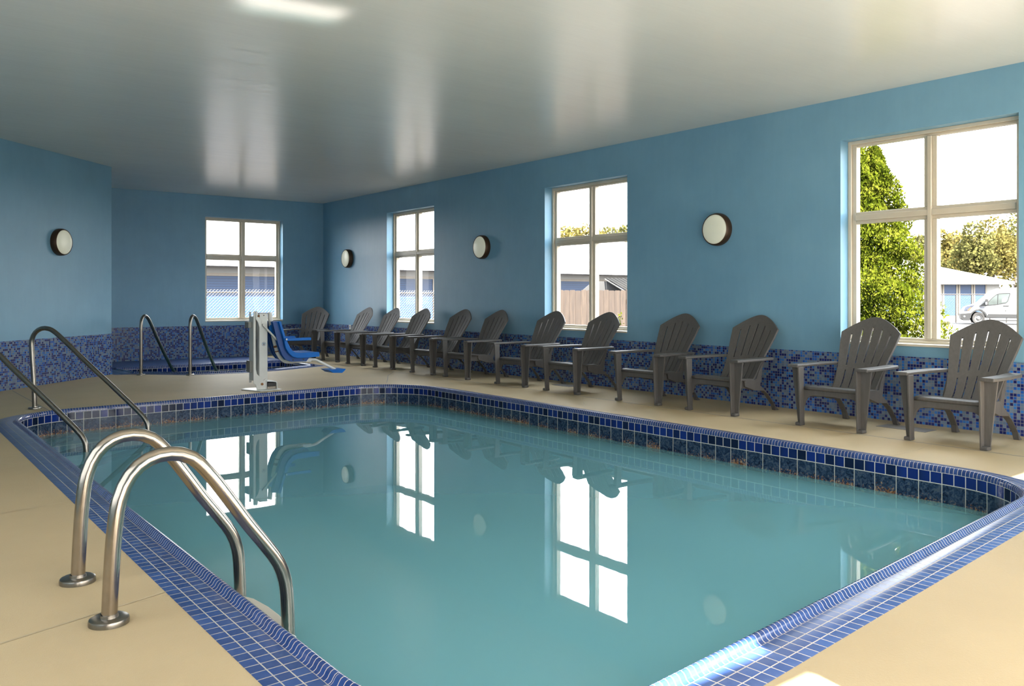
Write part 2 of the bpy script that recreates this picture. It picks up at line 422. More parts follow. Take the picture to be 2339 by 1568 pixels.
room = [(0, YN), (0, YB), (-4.55, YB), (-4.55, 13.30), (LW1.x, LW1.y), (XL, YN)]
bm = B(); outer = [(TH, YN-TH), (TH, YB+TH), (-4.55-TH, YB+TH), (-4.55-TH, 13.5), (LW1.x-TH, LW1.y+0.3), (XL-TH, YN-TH)]
flat(bm, [outer], ZC); flat(bm, [outer], ZC+0.25)
n = len(bm.verts)//2; bm.verts.ensure_lookup_table()
for i in range(n):
    j = (i+1) % n; bm.faces.new((bm.verts[i], bm.verts[j], bm.verts[n+j], bm.verts[n+i]))
obj('ceiling', bm, M_ceil, kind='structure')

# ------------------------------------------------------------------ pool outlines
def fillet(poly, rad, n=14):
    out = []; m = len(poly)
    for i in range(m):
        a, b, c = (Vector(poly[(i-1) % m]), Vector(poly[i]), Vector(poly[(i+1) % m]))
        r = rad[i]
        if r <= 0: out.append(b.copy()); continue
        d1 = (a-b).normalized(); d2 = (c-b).normalized(); ang = d1.angle(d2)
        t = r/math.tan(ang/2); bis = (d1+d2).normalized(); ctr = b+bis*(r/sin(ang/2))
        p1 = b+d1*t; p2 = b+d2*t
        a1 = atan2(p1.y-ctr.y, p1.x-ctr.x); a2 = atan2(p2.y-ctr.y, p2.x-ctr.x)
        da = (a2-a1+pi) % (2*pi)-pi
        for k in range(n+1):
            t_ = a1+da*k/n; out.append(Vector((ctr.x+r*cos(t_), ctr.y+r*sin(t_))))
    return out
def inward(path):                         # inward normals of a CCW closed path, mitred
    m = len(path); res = []
    for i in range(m):
        a, b, c = path[i-1], path[i], path[(i+1) % m]
        e1 = (b-a).normalized(); e2 = (c-b).normalized()
        n1 = Vector((-e1.y, e1.x)); n2 = Vector((-e2.y, e2.x))
        nn = (n1+n2).normalized(); res.append(nn/max(nn.dot(n1), 0.4))
    return res
def sweep(path, prof, uoff=0.0, voff=0.0, lens=None, flip=False, closed=True):
    """prof: (offset inward, z, v)"""
    bm = B(); uvl = bm.loops.layers.uv.new('UVMap'); nr = inward(path); m = len(path)
    if lens is None:
        lens = [0.0]
        for i in range(m): lens.append(lens[-1]+(path[(i+1) % m]-path[i]).length)
    V = [[bm.verts.new((p.x+q.x*s, p.y+q.y*s, z)) for s, z, v in prof] for p, q in zip(path, nr)]
    for i in range(m if closed else m-1):
        j = (i+1) % m
        for k in range(len(prof)-1):
            f = bm.faces.new((V[i][k], V[j][k], V[j][k+1], V[i][k+1]))
            for lp, uv in zip(f.loops, ((lens[i], prof[k][2]), (lens[i+1], prof[k][2]), (lens[i+1], prof[k+1][2]), (lens[i], prof[k+1][2]))):
                lp[uvl].uv = (uv[0]+uoff, uv[1]+voff)
            f.smooth = True
    return bm
def refine(path, step=0.25):
    out = []; m = len(path)
    for i in range(m):
        a, b = path[i], path[(i+1) % m]; k = max(1, int((b-a).length/step))
        out += [a.lerp(b, t/k) for t in range(k)]
    return out
def offset(path, s): return [p+q*s for p, q in zip(path, inward(path))]
FACE = 0.207; ZWAT = -0.210
LIP = [(0.150, 0.0006), (0.158, 0.002), (0.165, 0.007), (0.170, 0.016), (0.176, 0.0235), (0.184, 0.027), (0.192, 0.0255), (0.199, 0.020), (0.204, 0.011), (0.2065, 0.0), (0.207, -0.012)]
def build_rim(path, root, depth, water_name, water_mat, wlabel, wcat, zfloor):
    face = offset(path, FACE); fl_ = [0.0]; m = len(path)
    for i in range(m): fl_.append(fl_[-1]+(face[(i+1) % m]-face[i]).length)
    obj('coping_tiles', sweep(path, [(0.0, -0.06, 0.003), (0.0, 0.0012, 0.003), (0.153, 0.0012, 0.153)]), M_coping, root, recalc=False)
    obj('bullnose_lip', sweep(path, [(s, z, i*0.004+0.02) for i, (s, z) in enumerate(LIP)], lens=fl_), M_lip, root, recalc=False)
    obj('cobalt_tile_row', sweep(path, [(FACE, -0.012, 0.0762), (FACE, -0.0882, 0.0)], lens=fl_), M_row, root, recalc=False)
    obj('waterline_tiles', sweep(path, [(FACE, -0.0882, 0.1524), (FACE, -0.2406, 0.0)], lens=fl_), M_stone, root, recalc=False)
    bm = sweep(path, [(FACE, -0.2406, 0), (FACE, zfloor, 1)], lens=fl_)
    b2 = flat(bm, [[(p.x, p.y) for p in face]], zfloor)
    obj('basin', b2, M_plaster, root, recalc=False)
    bm = flat(B(), [[(p.x, p.y) for p in face]], ZWAT)
    obj(water_name, bm, water_mat, recalc=False, label=wlabel, cat=wcat, kind='stuff')
pool_poly = [(-6.535, 1.373), (-1.690, 1.780), (-1.690, 9.727), (-6.535, 9.387)]
pool_path = refine(fillet(pool_poly, [0.8, 0.8, 0.95, 0.8]))
pool = empty('swimming_pool', (-4.1, 5.5, 0), label='indoor swimming pool with cobalt tiled rim, large basin in the middle of the room', cat='pool')
pool.location = (0, 0, 0)
build_rim(pool_path, pool, 1.2, 'pool_water', M_water, 'still turquoise water filling the large swimming pool', 'water', -1.25)
# corner steps with dark trim, rising towards the far left corner
face = offset(pool_path, FACE-0.002)
def clip_diag(path, c):                   # part of the basin with x - y < c
    out = []; m = len(path)
    for i in range(m):
        a, b = path[i], path[(i+1) % m]; fa, fb = a.x-a.y-c, b.x-b.y-c
        if fa < 0: out.append(a)
        if (fa < 0) != (fb < 0): out.append(a.lerp(b, fa/(fa-fb)))
    return out
for c, z in ((-15.02, -0.262), (-14.52, -0.300), (-13.92, -0.342)):
    poly = clip_diag(face, c)
    bm = B(); flat(bm, [[(p.x, p.y) for p in poly]], z)
    st = obj('corner_step', bm, M_plaster, pool, recalc=False)
    ends = [p for p in poly if abs(p.x-p.y-c) < 1e-4]
    if len(ends) == 2:
        a, b = ends; nn = Vector((1, -1)).normalized()
        bm = B(); t = 0.10
        vs = [(a-nn*t), (b-nn*t), b, a]
        bm.faces.new([bm.verts.new((p.x, p.y, z+0.002)) for p in vs])
        bm.faces.new([bm.verts.new((p.x, p.y, zz)) for p, zz in ((a, z+0.002), (b, z+0.002), (b, z-0.03), (a, z-0.03))])
        obj('step_trim', bm, M_trimblue, st)

tub_poly = [(-4.44, 13.20), (-4.24, 13.04), (-3.72, 12.47), (-3.3, 12.36), (-2.9, 12.31), (-2.35, 12.36), (-1.85, 12.56), (-1.41, 12.74), (-1.41, 14.30), (-4.50, 14.30)]
tub_path = refine(fillet([Vector(p) for p in tub_poly], [0, 0.15, 0.25, 0.5, 0.9, 0.6, 0.4, 0.10, 0.10, 0], 4), 0.12)
tub = empty('hot_tub', label='sunken hot tub with blue tiled rim in the far left corner of the room', cat='hot tub')
build_rim(tub_path, tub, 0.9, 'hot_tub_water', M_tubwater, 'dull green water in the hot tub in the far corner', 'water', -0.9)
bm = B(); uvl = bm.loops.layers.uv.new('UVMap')
for x0, x1, y0, y1 in ((-4.543, -1.41, 14.30, YB-0.018),):
    f = bm.faces.new([bm.verts.new((x, y, 0.0012)) for x, y in ((x0, y0), (x1, y0), (x1, y1), (x0, y1))])
    for lp in f.loops: lp[uvl].uv = (lp.vert.co.x+10, lp.vert.co.y)
obj('tiled_surround', bm, M_surround, tub, recalc=False)
bm = B(); uvl = bm.loops.layers.uv.new('UVMap')
f = bm.faces.new([bm.verts.new((x, y, 0.0010)) for x, y in ((-4.543, 13.16), (-4.25, 13.06), (-4.30, 14.30), (-4.543, 14.30))])
for lp in f.loops: lp[uvl].uv = (lp.vert.co.y, lp.vert.co.x+10)
obj('tiled_end', bm, M_surround, tub, recalc=False)

# ------------------------------------------------------------------ deck
bm = flat(B(), [outer, [(p.x, p.y) for p in pool_path], [(p.x, p.y) for p in tub_path]], 0.0)
obj('floor', bm, M_deck, kind='structure', recalc=False)
def strip(name, pts, w, m, z=0.0012):
    bm = B()
    for a, b in zip(pts, pts[1:]):
        a, b = Vector(a), Vector(b); d = (b-a).normalized(); q = Vector((-d.y, d.x))*w/2
        f = bm.faces.new([bm.verts.new((p.x, p.y, z)) for p in (a-q, b-q, b+q, a+q)])
    return obj(name, bm, m, recalc=True, kind='structure')
strip('trim_1', [(-0.94, YN), (-0.955, 4.0), (-0.97, 7.85), (-1.08, 11.2), (-1.2, 12.7), (-1.25, 14.6)], 0.016, M_joint)
strip('trim_2', [(-1.08, 11.10), (-1.45, 10.62), (-1.72, 10.15), (-1.98, 9.72)], 0.008, M_joint, 0.0013)
strip('trim_3', [(-1.30, 3.03), (-0.96, 3.08)], 0.010, M_score, 0.0013)
strip('trim_4', [(-1.69, 3.03), (-1.30, 3.03)], 0.010, M_score, 0.0013)
strip('trim_5', [(-0.98, 7.0), (-1.69, 6.2)], 0.008, M_score, 0.0013)
strip('trim_6', [(-9.2, 4.55), (-6.54, 5.17)], 0.010, M_score, 0.0011)
strip('trim_7', [(-9.2, 2.55), (-6.54, 3.35)], 0.012, M_score, 0.0011)
strip('trim_8', [(-6.01, 11.7), (-5.99, 10.35), (-5.97, 9.36)], 0.010, M_joint)
strip('trim_9', [(-6.9, 10.0), (-6.3, 10.26), (-5.2, 10.42), (-4.27, 10.40), (-2.45, 10.55), (-1.22, 11.1)], 0.010, M_score, 0.0011)
strip('trim_10', [(-9.2, 1.1), (-6.54, 1.85)], 0.010, M_score, 0.0011)
strip('trim_11', [(-0.94, 5.1), (-0.012, 5.1)], 0.008, M_score, 0.0011)
strip('trim_12', [(-9.2, 6.6), (-6.54, 6.95)], 0.008, M_score, 0.0011)
def cover(x0, x1, y0, y1, label):
    r = empty('deck_cover_plate', ((x0+x1)/2, (y0+y1)/2, 0), label=label, cat='cover plate', group='grey cover plates let into the deck')
    hx, hy = (x1-x0)/2, (y1-y0)/2
    bm = B(); box(bm, -hx, hx, -hy, hy, -0.002, 0.004); obj('plate', bm, M_plate, r, bevel=0.002)
    for s in (-1, 1):
        bm = B(); lathe(bm, [(0, 0.0055), (0.009, 0.005), (0.011, 0.003)], Matrix.Translation((0, s*hy*0.6, 0)), 12); obj('screw', bm, M_steel2, r)
cover(-0.44, -0.235, 3.385, 3.815, 'grey rectangular cover plate in the deck between the two chairs nearest the camera')
cover(-0.42, -0.24, 7.86, 8.19, 'grey rectangular cover plate in the deck under a chair beside the middle window')

# ------------------------------------------------------------------ wall lamps
def wall_lamp(M, label, first=[None]):
    r = empty('wall_lamp', label=label, cat='lamp', group='round bronze rimmed wall lamps')
    r.matrix_world = M
    if first[0] is None:
        bm = B(); lathe(bm, [(0.150, 0), (0.178, 0.0), (0.180, 0.012), (0.179, 0.05), (0.172, 0.075), (0.164, 0.082), (0.160, 0.076), (0.155, 0.05)], None, 56); rim = obj('lamp_rim', bm, M_bronze, None, smooth=True, auto=40)
        bm = B(); lathe(bm, [(0.163, 0.070)]+[(0.163*sin(t*pi/2/10), 0.070+0.035*cos(t*pi/2/10)) for t in range(9, -1, -1)], None, 56); dif = obj('lamp_diffuser', bm, M_lens, None, smooth=True)
        rim.parent = r; dif.parent = r; first[0] = (rim, dif)
    else:
        for o in first[0]:
            c = o.copy(); c.parent = r; COL.objects.link(c)
def axisM(loc, nx, ny):                   # local z along (nx,ny,0)
    z = Vector((nx, ny, 0)).normalized(); y = Vector((0, 0, 1)); x = y.cross(z)
    return Matrix(((x.x, y.x, z.x, loc[0]), (x.y, y.y, z.y, loc[1]), (x.z, y.z, z.z, loc[2]), (0, 0, 0, 1)))
wall_lamp(axisM((0, 5.86, 1.878), -1, 0), 'round wall lamp between the middle window and the nearest large window')
wall_lamp(axisM((0, 10.27, 1.892), -1, 0), 'round wall lamp between the middle window and the narrow far window')
wall_lamp(axisM((0, 14.70, 1.880), -1, 0), 'smallest round wall lamp, on the right wall close to the far corner')
pL = LW0+ld*((Vector((-5.33, 12.43))-LW0).dot(ld))
wall_lamp(axisM((pL.x, pL.y, 1.865), -ln.x, -ln.y), 'round wall lamp alone on the angled left wall')

# ------------------------------------------------------------------ electrical outlets
for (y, z), lb in (((14.62, 0.535), 'white electrical outlet on the mosaic, the one nearer the far corner'), ((14.15, 0.49), 'white electrical outlet on the mosaic, behind the arm of a chair in the row')):
    r = empty('electrical_outlet', (-0.012, y, z), label=lb, cat='outlet', group='white outlets on the mosaic wainscot')
    bm = B(); box(bm, -0.008, 0, -0.045, 0.045, -0.065, 0.065); obj('cover_plate', bm, M_outlet, r, bevel=0.003)
    for s in (-1, 1):
        bm = B(); box(bm, -0.0095, -0.007, -0.017, 0.017, s*0.028-0.014, s*0.028+0.014); obj('socket', bm, M_grey, r)

# ------------------------------------------------------------------ rails
def flange(name, loc, r, m, parent, h=0.022):
    bm = B(); lathe(bm, [(0, 0.0), (r, 0.0), (r, h*0.55), (r*0.97, h*0.85), (r*0.88, h), (r*0.48, h*1.02), (r*0.46, h*1.5), (r*0.40, h*1.5)], Matrix.Translation(loc), 40)
    return obj(name, bm, m, parent, smooth=True, auto=35)
def arch(pts):                             # Catmull-Rom through points
    P = [Vector(p) for p in pts]; out = []
    for i in range(len(P)-1):
        p0, p1, p2, p3 = P[max(i-1, 0)], P[i], P[i+1], P[min(i+2, len(P)-1)]
        n = max(2, int((p2-p1).length/0.03))
        for k in range(n):
            t = k/n
            out.append(0.5*((2*p1)+(-p0+p2)*t+(2*p0-5*p1+4*p2-p3)*t*t+(-p0+3*p1-3*p2+p3)*t**3))
    out.append(P[-1]); return out
ladder = empty('pool_ladder', (-6.775, 3.415, 0), label='stainless steel pool ladder with two big hooped rails in the foreground', cat='ladder')
RT = 0.0262
prof = [(-6.778, 0.0), (-6.772, 0.14), (-6.761, 0.31), (-6.744, 0.425), (-6.708, 0.505), (-6.650, 0.552), (-6.575, 0.566), (-6.497, 0.542), (-6.428, 0.468), (-6.360, 0.372), (-6.290, 0.268), (-6.215, 0.166), (-6.166, 0.092), (-6.138, 0.015), (-6.128, -0.09), (-6.124, -0.30), (-6.124, -0.95)]
for y in (3.15, 3.68):
    bm = B(); tube(bm, arch([(x+6.775, y-3.415, z) for x, z in prof]), RT, 24)
    rl = obj('ladder_rail', bm, M_steel, ladder, smooth=True, auto=60)
    flange('rail_flange', (-0.003, y-3.415, 0.0), 0.066, M_steel2, ladder)
bm = B(); prism(bm, [(0.53, -0.255), (0.655, -0.255), (0.685, -0.18), (0.698, -0.06), (0.698, 0.06), (0.685, 0.18), (0.655, 0.255), (0.53, 0.255)], lambda a, b, d: Vector((a, b, d)), -0.235, -0.193); tr = obj('ladder_tread', bm, M_tread, ladder, bevel=0.008, seg=3)
cu_ = bpy.data.curves.new('tread_lettering', 'FONT'); cu_.body = 'CONFER'; cu_.size = 0.075; cu_.extrude = 0.0012; cu_.align_x = 'CENTER'; cu_.align_y = 'CENTER'
to = bpy.data.objects.new('tread_lettering', cu_); COL.objects.link(to); to.parent = tr
to.location = (0.610, 0.0, -0.1925); to.rotation_euler = (0, 0, -pi/2); cu_.materials.append(simple('embossed_lettering', (0.44, 0.42, 0.37), 0.5, var=0.03)); to_mesh(to)
bm = B(); box(bm, 0.585, 0.705, -0.28, 0.28, -0.53, -0.495); obj('ladder_tread', bm, M_tread, ladder, bevel=0.012, seg=3)
bm = B(); lathe(bm, [(0, 0.024), (0.012, 0.022), (0.014, 0.0)], axisM((0.648, -0.290, -0.205), 0.3, -1), 12); obj('tread_bolt', bm, M_white, ladder, smooth=True)

def handrail(name, base, dirv, prof, r, label, cat, fr, group=None):
    d = Vector((dirv[0], dirv[1])).normalized()
    root = empty(name, (base[0], base[1], 0), label=label, cat=cat, group=group)
    bm = B(); tube(bm, arch([(d.x*s, d.y*s, z) for s, z in prof]), r, 18); obj('rail_tube', bm, M_steel2, root, smooth=True, auto=60)
    flange('rail_flange', (0, 0, 0), fr, M_steel2, root, 0.018)
prB = [(-0.003, 0.0), (-0.012, 0.25), (-0.034, 0.58), (-0.034, 0.70), (0.005, 0.775), (0.075, 0.815), (0.155, 0.812), (0.235, 0.768), (0.40, 0.628), (0.58, 0.468), (0.82, 0.264), (1.06, 0.055), (1.165, -0.042), (1.218, -0.110), (1.236, -0.20), (1.240, -0.45)]
handrail('pool_handrail', (-6.06, 9.675), (0.697, -0.717), prB, 0.0235, 'sloping steel handrail at the pool corner, its whole post and flange in view', 'handrail', 0.062)
handrail('pool_handrail', (-6.775, 8.880), (0.697, -0.717), prB, 0.0235, 'sloping steel handrail at the pool corner, cut by the left picture edge', 'handrail', 0.062)
prT = [(0.0, 0.0), (0.0, 0.35), (0.0, 0.72), (0.03, 0.815), (0.115, 0.858), (0.22, 0.825), (0.32, 0.740), (0.60, 0.455), (1.0, 0.078), (1.22, -0.09), (1.30, -0.20), (1.31, -0.5)]
handrail('hot_tub_handrail', (-4.240, 12.90), (0.62, 0.785), prT, 0.0235, 'steel handrail of the hot tub standing nearer the left wall', 'handrail', 0.06)
handrail('hot_tub_handrail', (-3.684, 12.44), (0.60, 0.80), prT, 0.0235, 'steel handrail of the hot tub standing nearer the pool lift', 'handrail', 0.06)

# ------------------------------------------------------------------ pool lift
LX, LY = -3.55, 9.96
lift = empty('pool_lift', (LX, LY, 0), label='white pool lift with a blue bucket seat standing on the deck by the pool', cat='pool lift')
def P3(x, y, z): return (x-LX, y-LY, z)
mL = lambda a, b, d: Vector((a-LX, d-LY, b))
bm = B(); prism(bm, [(-3.80, 9.70+0.36), (-3.69, 9.725), (-3.40, 9.77), (-3.40, 10.10), (-3.72, 10.14)], lambda a, b, d: Vector((a-LX, b-LY, d)), 0.0, 0.012); obj('base_plate', bm, M_white, lift, bevel=0.003)
bm = B(); box(bm, *[v for v in (-3.636-LX, -3.529-LX, 9.90-LY, 10.02-LY)], 0.10, 0.936); ms = obj('mast', bm, M_white, lift, bevel=0.008)
bm = B(); box(bm, -3.634-LX, -3.531-LX, 9.902-LY, 10.018-LY, 0.936, 0.941); obj('mast_cap', bm, M_black, ms)
bm = B(); lathe(bm, [(0, 0.003), (0.006, 0.003), (0.007, 0.0)], axisM(P3(-3.578, 9.899, 0.91), 0, -1), 14); obj('mast_bolt', bm, M_black, ms)
emb = B(); lathe(emb, [(0.0, 0.0012), (0.026, 0.0012), (0.0265, 0.0)], axisM(P3(-3.578, 9.8995, 0.562), 0, -1), 28); e_ = obj('round_emblem', emb, simple('emblem_white', (0.55, 0.57, 0.57), 0.4, var=0.02), ms)
bm = B(); lathe(bm, [(0.0215, 0.0012), (0.0215, 0.0020), (0.0255, 0.0020), (0.0255, 0.0012)], axisM(P3(-3.578, 9.8995, 0.562), 0, -1), 28); obj('emblem_ring', bm, M_badge, e_)
bm = B()
mE = lambda a, b, d: Vector((-3.578+a-LX, 9.8995-d-LY, 0.562+b))
for poly in ([(-0.017, 0.003), (-0.010, 0.010), (0.010, 0.010), (0.017, 0.003), (0.012, -0.004), (-0.012, -0.004)],): prism(bm, poly, mE, 0.0013, 0.0021)
obj('emblem_wave', bm, M_badge, e_)
bm = B()
for cx, cz, r in ((0, 0.013, 0.004), (0, -0.004, 0.004), (-0.006, -0.004, 0.003), (0.006, -0.004, 0.003)):
    prism(bm, [(cx+r*cos(k*pi/4), cz+r*sin(k*pi/4)) for k in range(8)], mE, 0.0013, 0.0026)
prism(bm, [(-0.010, -0.013), (-0.004, -0.009), (0.004, -0.009), (0.010, -0.013), (0.006, -0.015), (-0.006, -0.015)], mE, 0.0013, 0.0026)
obj('emblem_figure', bm, M_badgered, e_)
# side channel left of the mast, with curved foot
bm = B(); prism(bm, [(-3.712, 0.09), (-3.712, 0.955), (-3.698, 0.968), (-3.688, 0.955), (-3.683, 0.26), (-3.668, 0.20), (-3.640, 0.172), (-3.600, 0.166), (-3.590, 0.12), (-3.560, 0.14), (-3.552, 0.04), (-3.556, 0.0), (-3.668, 0.006), (-3.682, 0.07)], mL, 9.885, 9.897)
prism(bm, [(-3.712, 0.09), (-3.712, 0.955), (-3.690, 0.955), (-3.684, 0.20), (-3.684, 0.09)], mL, 10.02, 10.032)
box(bm, -3.712-LX, -3.704-LX, 9.897-LY, 10.02-LY, 0.12, 0.90)
obj('side_channel', bm, M_white, lift, bevel=0.002)
bm = B(); prism(bm, [(-3.690, 0.96), (-3.672, 0.968), (-3.640, 0.865), (-3.622, 0.845), (-3.620, 0.775), (-3.645, 0.770), (-3.662, 0.83), (-3.688, 0.87)], mL, 9.872, 9.886); obj('top_bracket', bm, M_white, lift, bevel=0.002)
bm = B(); tube(bm, [P3(-3.69, 9.95, 0.30), P3(-3.672, 9.95, 0.62)], 0.022, 14); tube(bm, [P3(-3.672, 9.95, 0.62), P3(-3.660, 9.95, 0.90)], 0.012, 12); obj('actuator', bm, M_steel2, lift, smooth=True, auto=50)
bm = B(); tube(bm, [P3(-3.655, 9.878, 0.905), P3(-3.655, 9.862, 0.905)], 0.013, 12); obj('pivot_pin', bm, M_rust, lift)
bm = B(); tube(bm, [P3(-3.606, 9.892, 0.075), P3(-3.606, 9.878, 0.075)], 0.016, 12); obj('pivot_pin', bm, M_rust, lift)
bm = B(); box(bm, -3.760-LX, -3.712-LX, 9.93-LY, 10.05-LY, 0.76, 0.835); obj('control_box', bm, M_grey, lift, bevel=0.005)
bm = B(); box(bm, -3.742-LX, -3.712-LX, 9.93-LY, 10.05-LY, 0.22, 0.36); obj('control_box', bm, M_grey, lift, bevel=0.005)
bm = B(); prism(bm, [(-3.552, 0.0), (-3.552, 0.115), (-3.43, 0.100), (-3.418, 0.085), (-3.410, 0.012), (-3.40, 0.0), (-3.42, 0.0), (-3.426, 0.082), (-3.435, 0.090), (-3.546, 0.104), (-3.546, 0.0)], mL, 9.88, 10.05); obj('battery_bracket', bm, M_white, lift, bevel=0.002)
bm = B(); box(bm, -3.535-LX, -3.432-LX, 9.885-LY, 10.04-LY, 0.040, 0.086); obj('battery_pack', bm, M_black, lift, bevel=0.005)
bm = B(); box(bm, -3.535-LX, -3.428-LX, 9.89-LY, 10.04-LY, 0.012, 0.038); obj('battery_tray', bm, simple('weathered_tray', (0.36, 0.31, 0.25), 0.7, var=0.25, scale=30), lift, bevel=0.002)
bm = B(); box(bm, -3.668-LX, -3.640-LX, 9.888-LY, 9.90-LY, 0.012, 0.05); obj('rust_patch', bm, M_rust, lift)
# seat tube, brace, footrest
bm = B(); tube(bm, smoothpath([P3(-3.468, 9.99, 0.945), P3(-3.452, 9.99, 0.78), P3(-3.414, 9.99, 0.62), P3(-3.372, 9.99, 0.455), P3(-3.320, 9.99, 0.365), P3(-3.255, 9.99, 0.328), P3(-3.0, 9.99, 0.326)], 5, [0, .2, .3, .15, .15, .1, 0]), 0.028, 16); sp = obj('seat_tube', bm, M_white, lift, smooth=True, auto=50)
bm = B(); tube(bm, [P3(-3.394, 9.99, 0.535), P3(-3.388, 9.99, 0.51)], 0.0292, 16); obj('rust_band', bm, M_rust, sp, smooth=True, auto=50)
bm = B(); tube(bm, [P3(-3.374, 9.99, 0.468), P3(-3.371, 9.99, 0.455)], 0.0292, 16); obj('rust_band', bm, M_rust, sp, smooth=True, auto=50)
bm = B(); prism(bm, [(-3.610, 0.795), (-3.600, 0.812), (-3.425, 0.625), (-3.422, 0.60), (-3.434, 0.602)], mL, 9.862, 9.882); obj('diagonal_brace', bm, M_white, lift, bevel=0.002)
bm = B(); tube(bm, smoothpath([P3(-3.02, 9.99, 0.335), P3(-2.94, 9.99, 0.340), P3(-2.86, 9.99, 0.332), P3(-2.70, 9.99, 0.250), P3(-2.53, 9.99, 0.160)], 5, [0, .1, .1, .2, 0]), 0.0165, 14); fo = obj('footrest_tube', bm, M_white, lift, smooth=True, auto=50)
bm = B(); prism(bm, [(-2.725, 0.200), (-2.66, 0.158), (-2.53, 0.150), (-2.50, 0.172), (-2.475, 0.200)], mL, 9.90, 10.14); obj('footrest_pad', bm, M_seatblue, fo, bevel=0.004)
bm = B(); box(bm, -3.05-LX, -2.93-LX, 9.955-LY, 10.02-LY, 0.31, 0.355); obj('footrest_hinge', bm, M_white, lift, bevel=0.006)
# bucket seat: solid shell from side profile
inner = [(-3.42, 0.838), (-3.405, 0.80), (-3.350, 0.64), (-3.318, 0.56), (-3.292, 0.505), (-3.262, 0.468), (-3.22, 0.448), (-3.16, 0.441), (-2.905, 0.442)]
outer_ = [(-3.500, 0.835), (-3.465, 0.70), (-3.435, 0.60), (-3.405, 0.50), (-3.375, 0.42), (-3.335, 0.375), (-3.28, 0.352), (-3.10, 0.345), (-2.96, 0.372), (-2.903, 0.384)]
bm = B(); y0, y1 = 9.815, 10.19; t = 0.03
ip = [(x, z) for x, z in inner]
back = [(x-0.030 if i < 5 else x-0.008, z-(0.0 if i < 4 else 0.020)) for i, (x, z) in enumerate(inner)]
prism(bm, ip+back[::-1], mL, y0, y1); seat = obj('seat_shell', bm, M_seatblue, lift, bevel=0.004)
side = [(-3.440, 0.838), (-3.412, 0.838), (-3.352, 0.645), (-3.322, 0.572), (-3.292, 0.512), (-3.262, 0.474), (-3.222, 0.452), (-3.16, 0.444), (-2.908, 0.444), (-2.904, 0.386), (-3.10, 0.378), (-3.20, 0.380), (-3.262, 0.400), (-3.310, 0.445), (-3.350, 0.508), (-3.368, 0.600), (-3.385, 0.655)]
for ya, yb in ((9.775, 9.815), (10.19, 10.23)):
    bm = B(); prism(bm, side, mL, ya, yb); obj('seat_side', bm, M_seatblue, lift, bevel=0.006)
M_seatdark = simple('dark_blue_seat_rib', (0.004, 0.060, 0.26), 0.4, var=0.08)
for ya, yb in ((9.82, 9.835), (9.87, 9.885), (10.07, 10.085), (10.15, 10.165)):
    bm = B(); prism(bm, [(-3.50, 0.832), (-3.425, 0.835), (-3.385, 0.66), (-3.35, 0.52), (-3.30, 0.44), (-3.24, 0.405), (-3.10, 0.385), (-3.02, 0.378), (-3.06, 0.330), (-3.26, 0.336), (-3.33, 0.362), (-3.38, 0.425), (-3.42, 0.53), (-3.455, 0.66)], mL, ya, yb); obj('seat_rib', bm, M_seatdark, lift, bevel=0.003)
bm = B(); prism(bm, [(-3.505, 0.76), (-3.44, 0.82), (-3.41, 0.80), (-3.415, 0.70), (-3.475, 0.655)], mL, 9.93, 9.955); obj('seat_bracket', bm, M_seatblue, lift, bevel=0.003)
for ya, yb in ((9.745, 9.778), (10.228, 10.26)):
    bm = B(); box(bm, -3.365-LX, -3.03-LX, ya-LY, yb-LY, 0.597, 0.632); a_ = obj('armrest', bm, M_seatblue, lift, bevel=0.006)
bm = B(); lathe(bm, [(0, 0.005), (0.010, 0.004), (0.011, 0)], axisM(P3(-3.352, 9.745, 0.617), 0, -1), 14); obj('armrest_bolt', bm, M_white, lift)
for x in (-3.235, -3.10):
    bm = B(); lathe(bm, [(0, 0.005), (0.009, 0.004), (0.010, 0)], axisM(P3(x, 9.82, 0.357), 0, -1), 14); obj('seat_bolt', bm, M_black, lift)

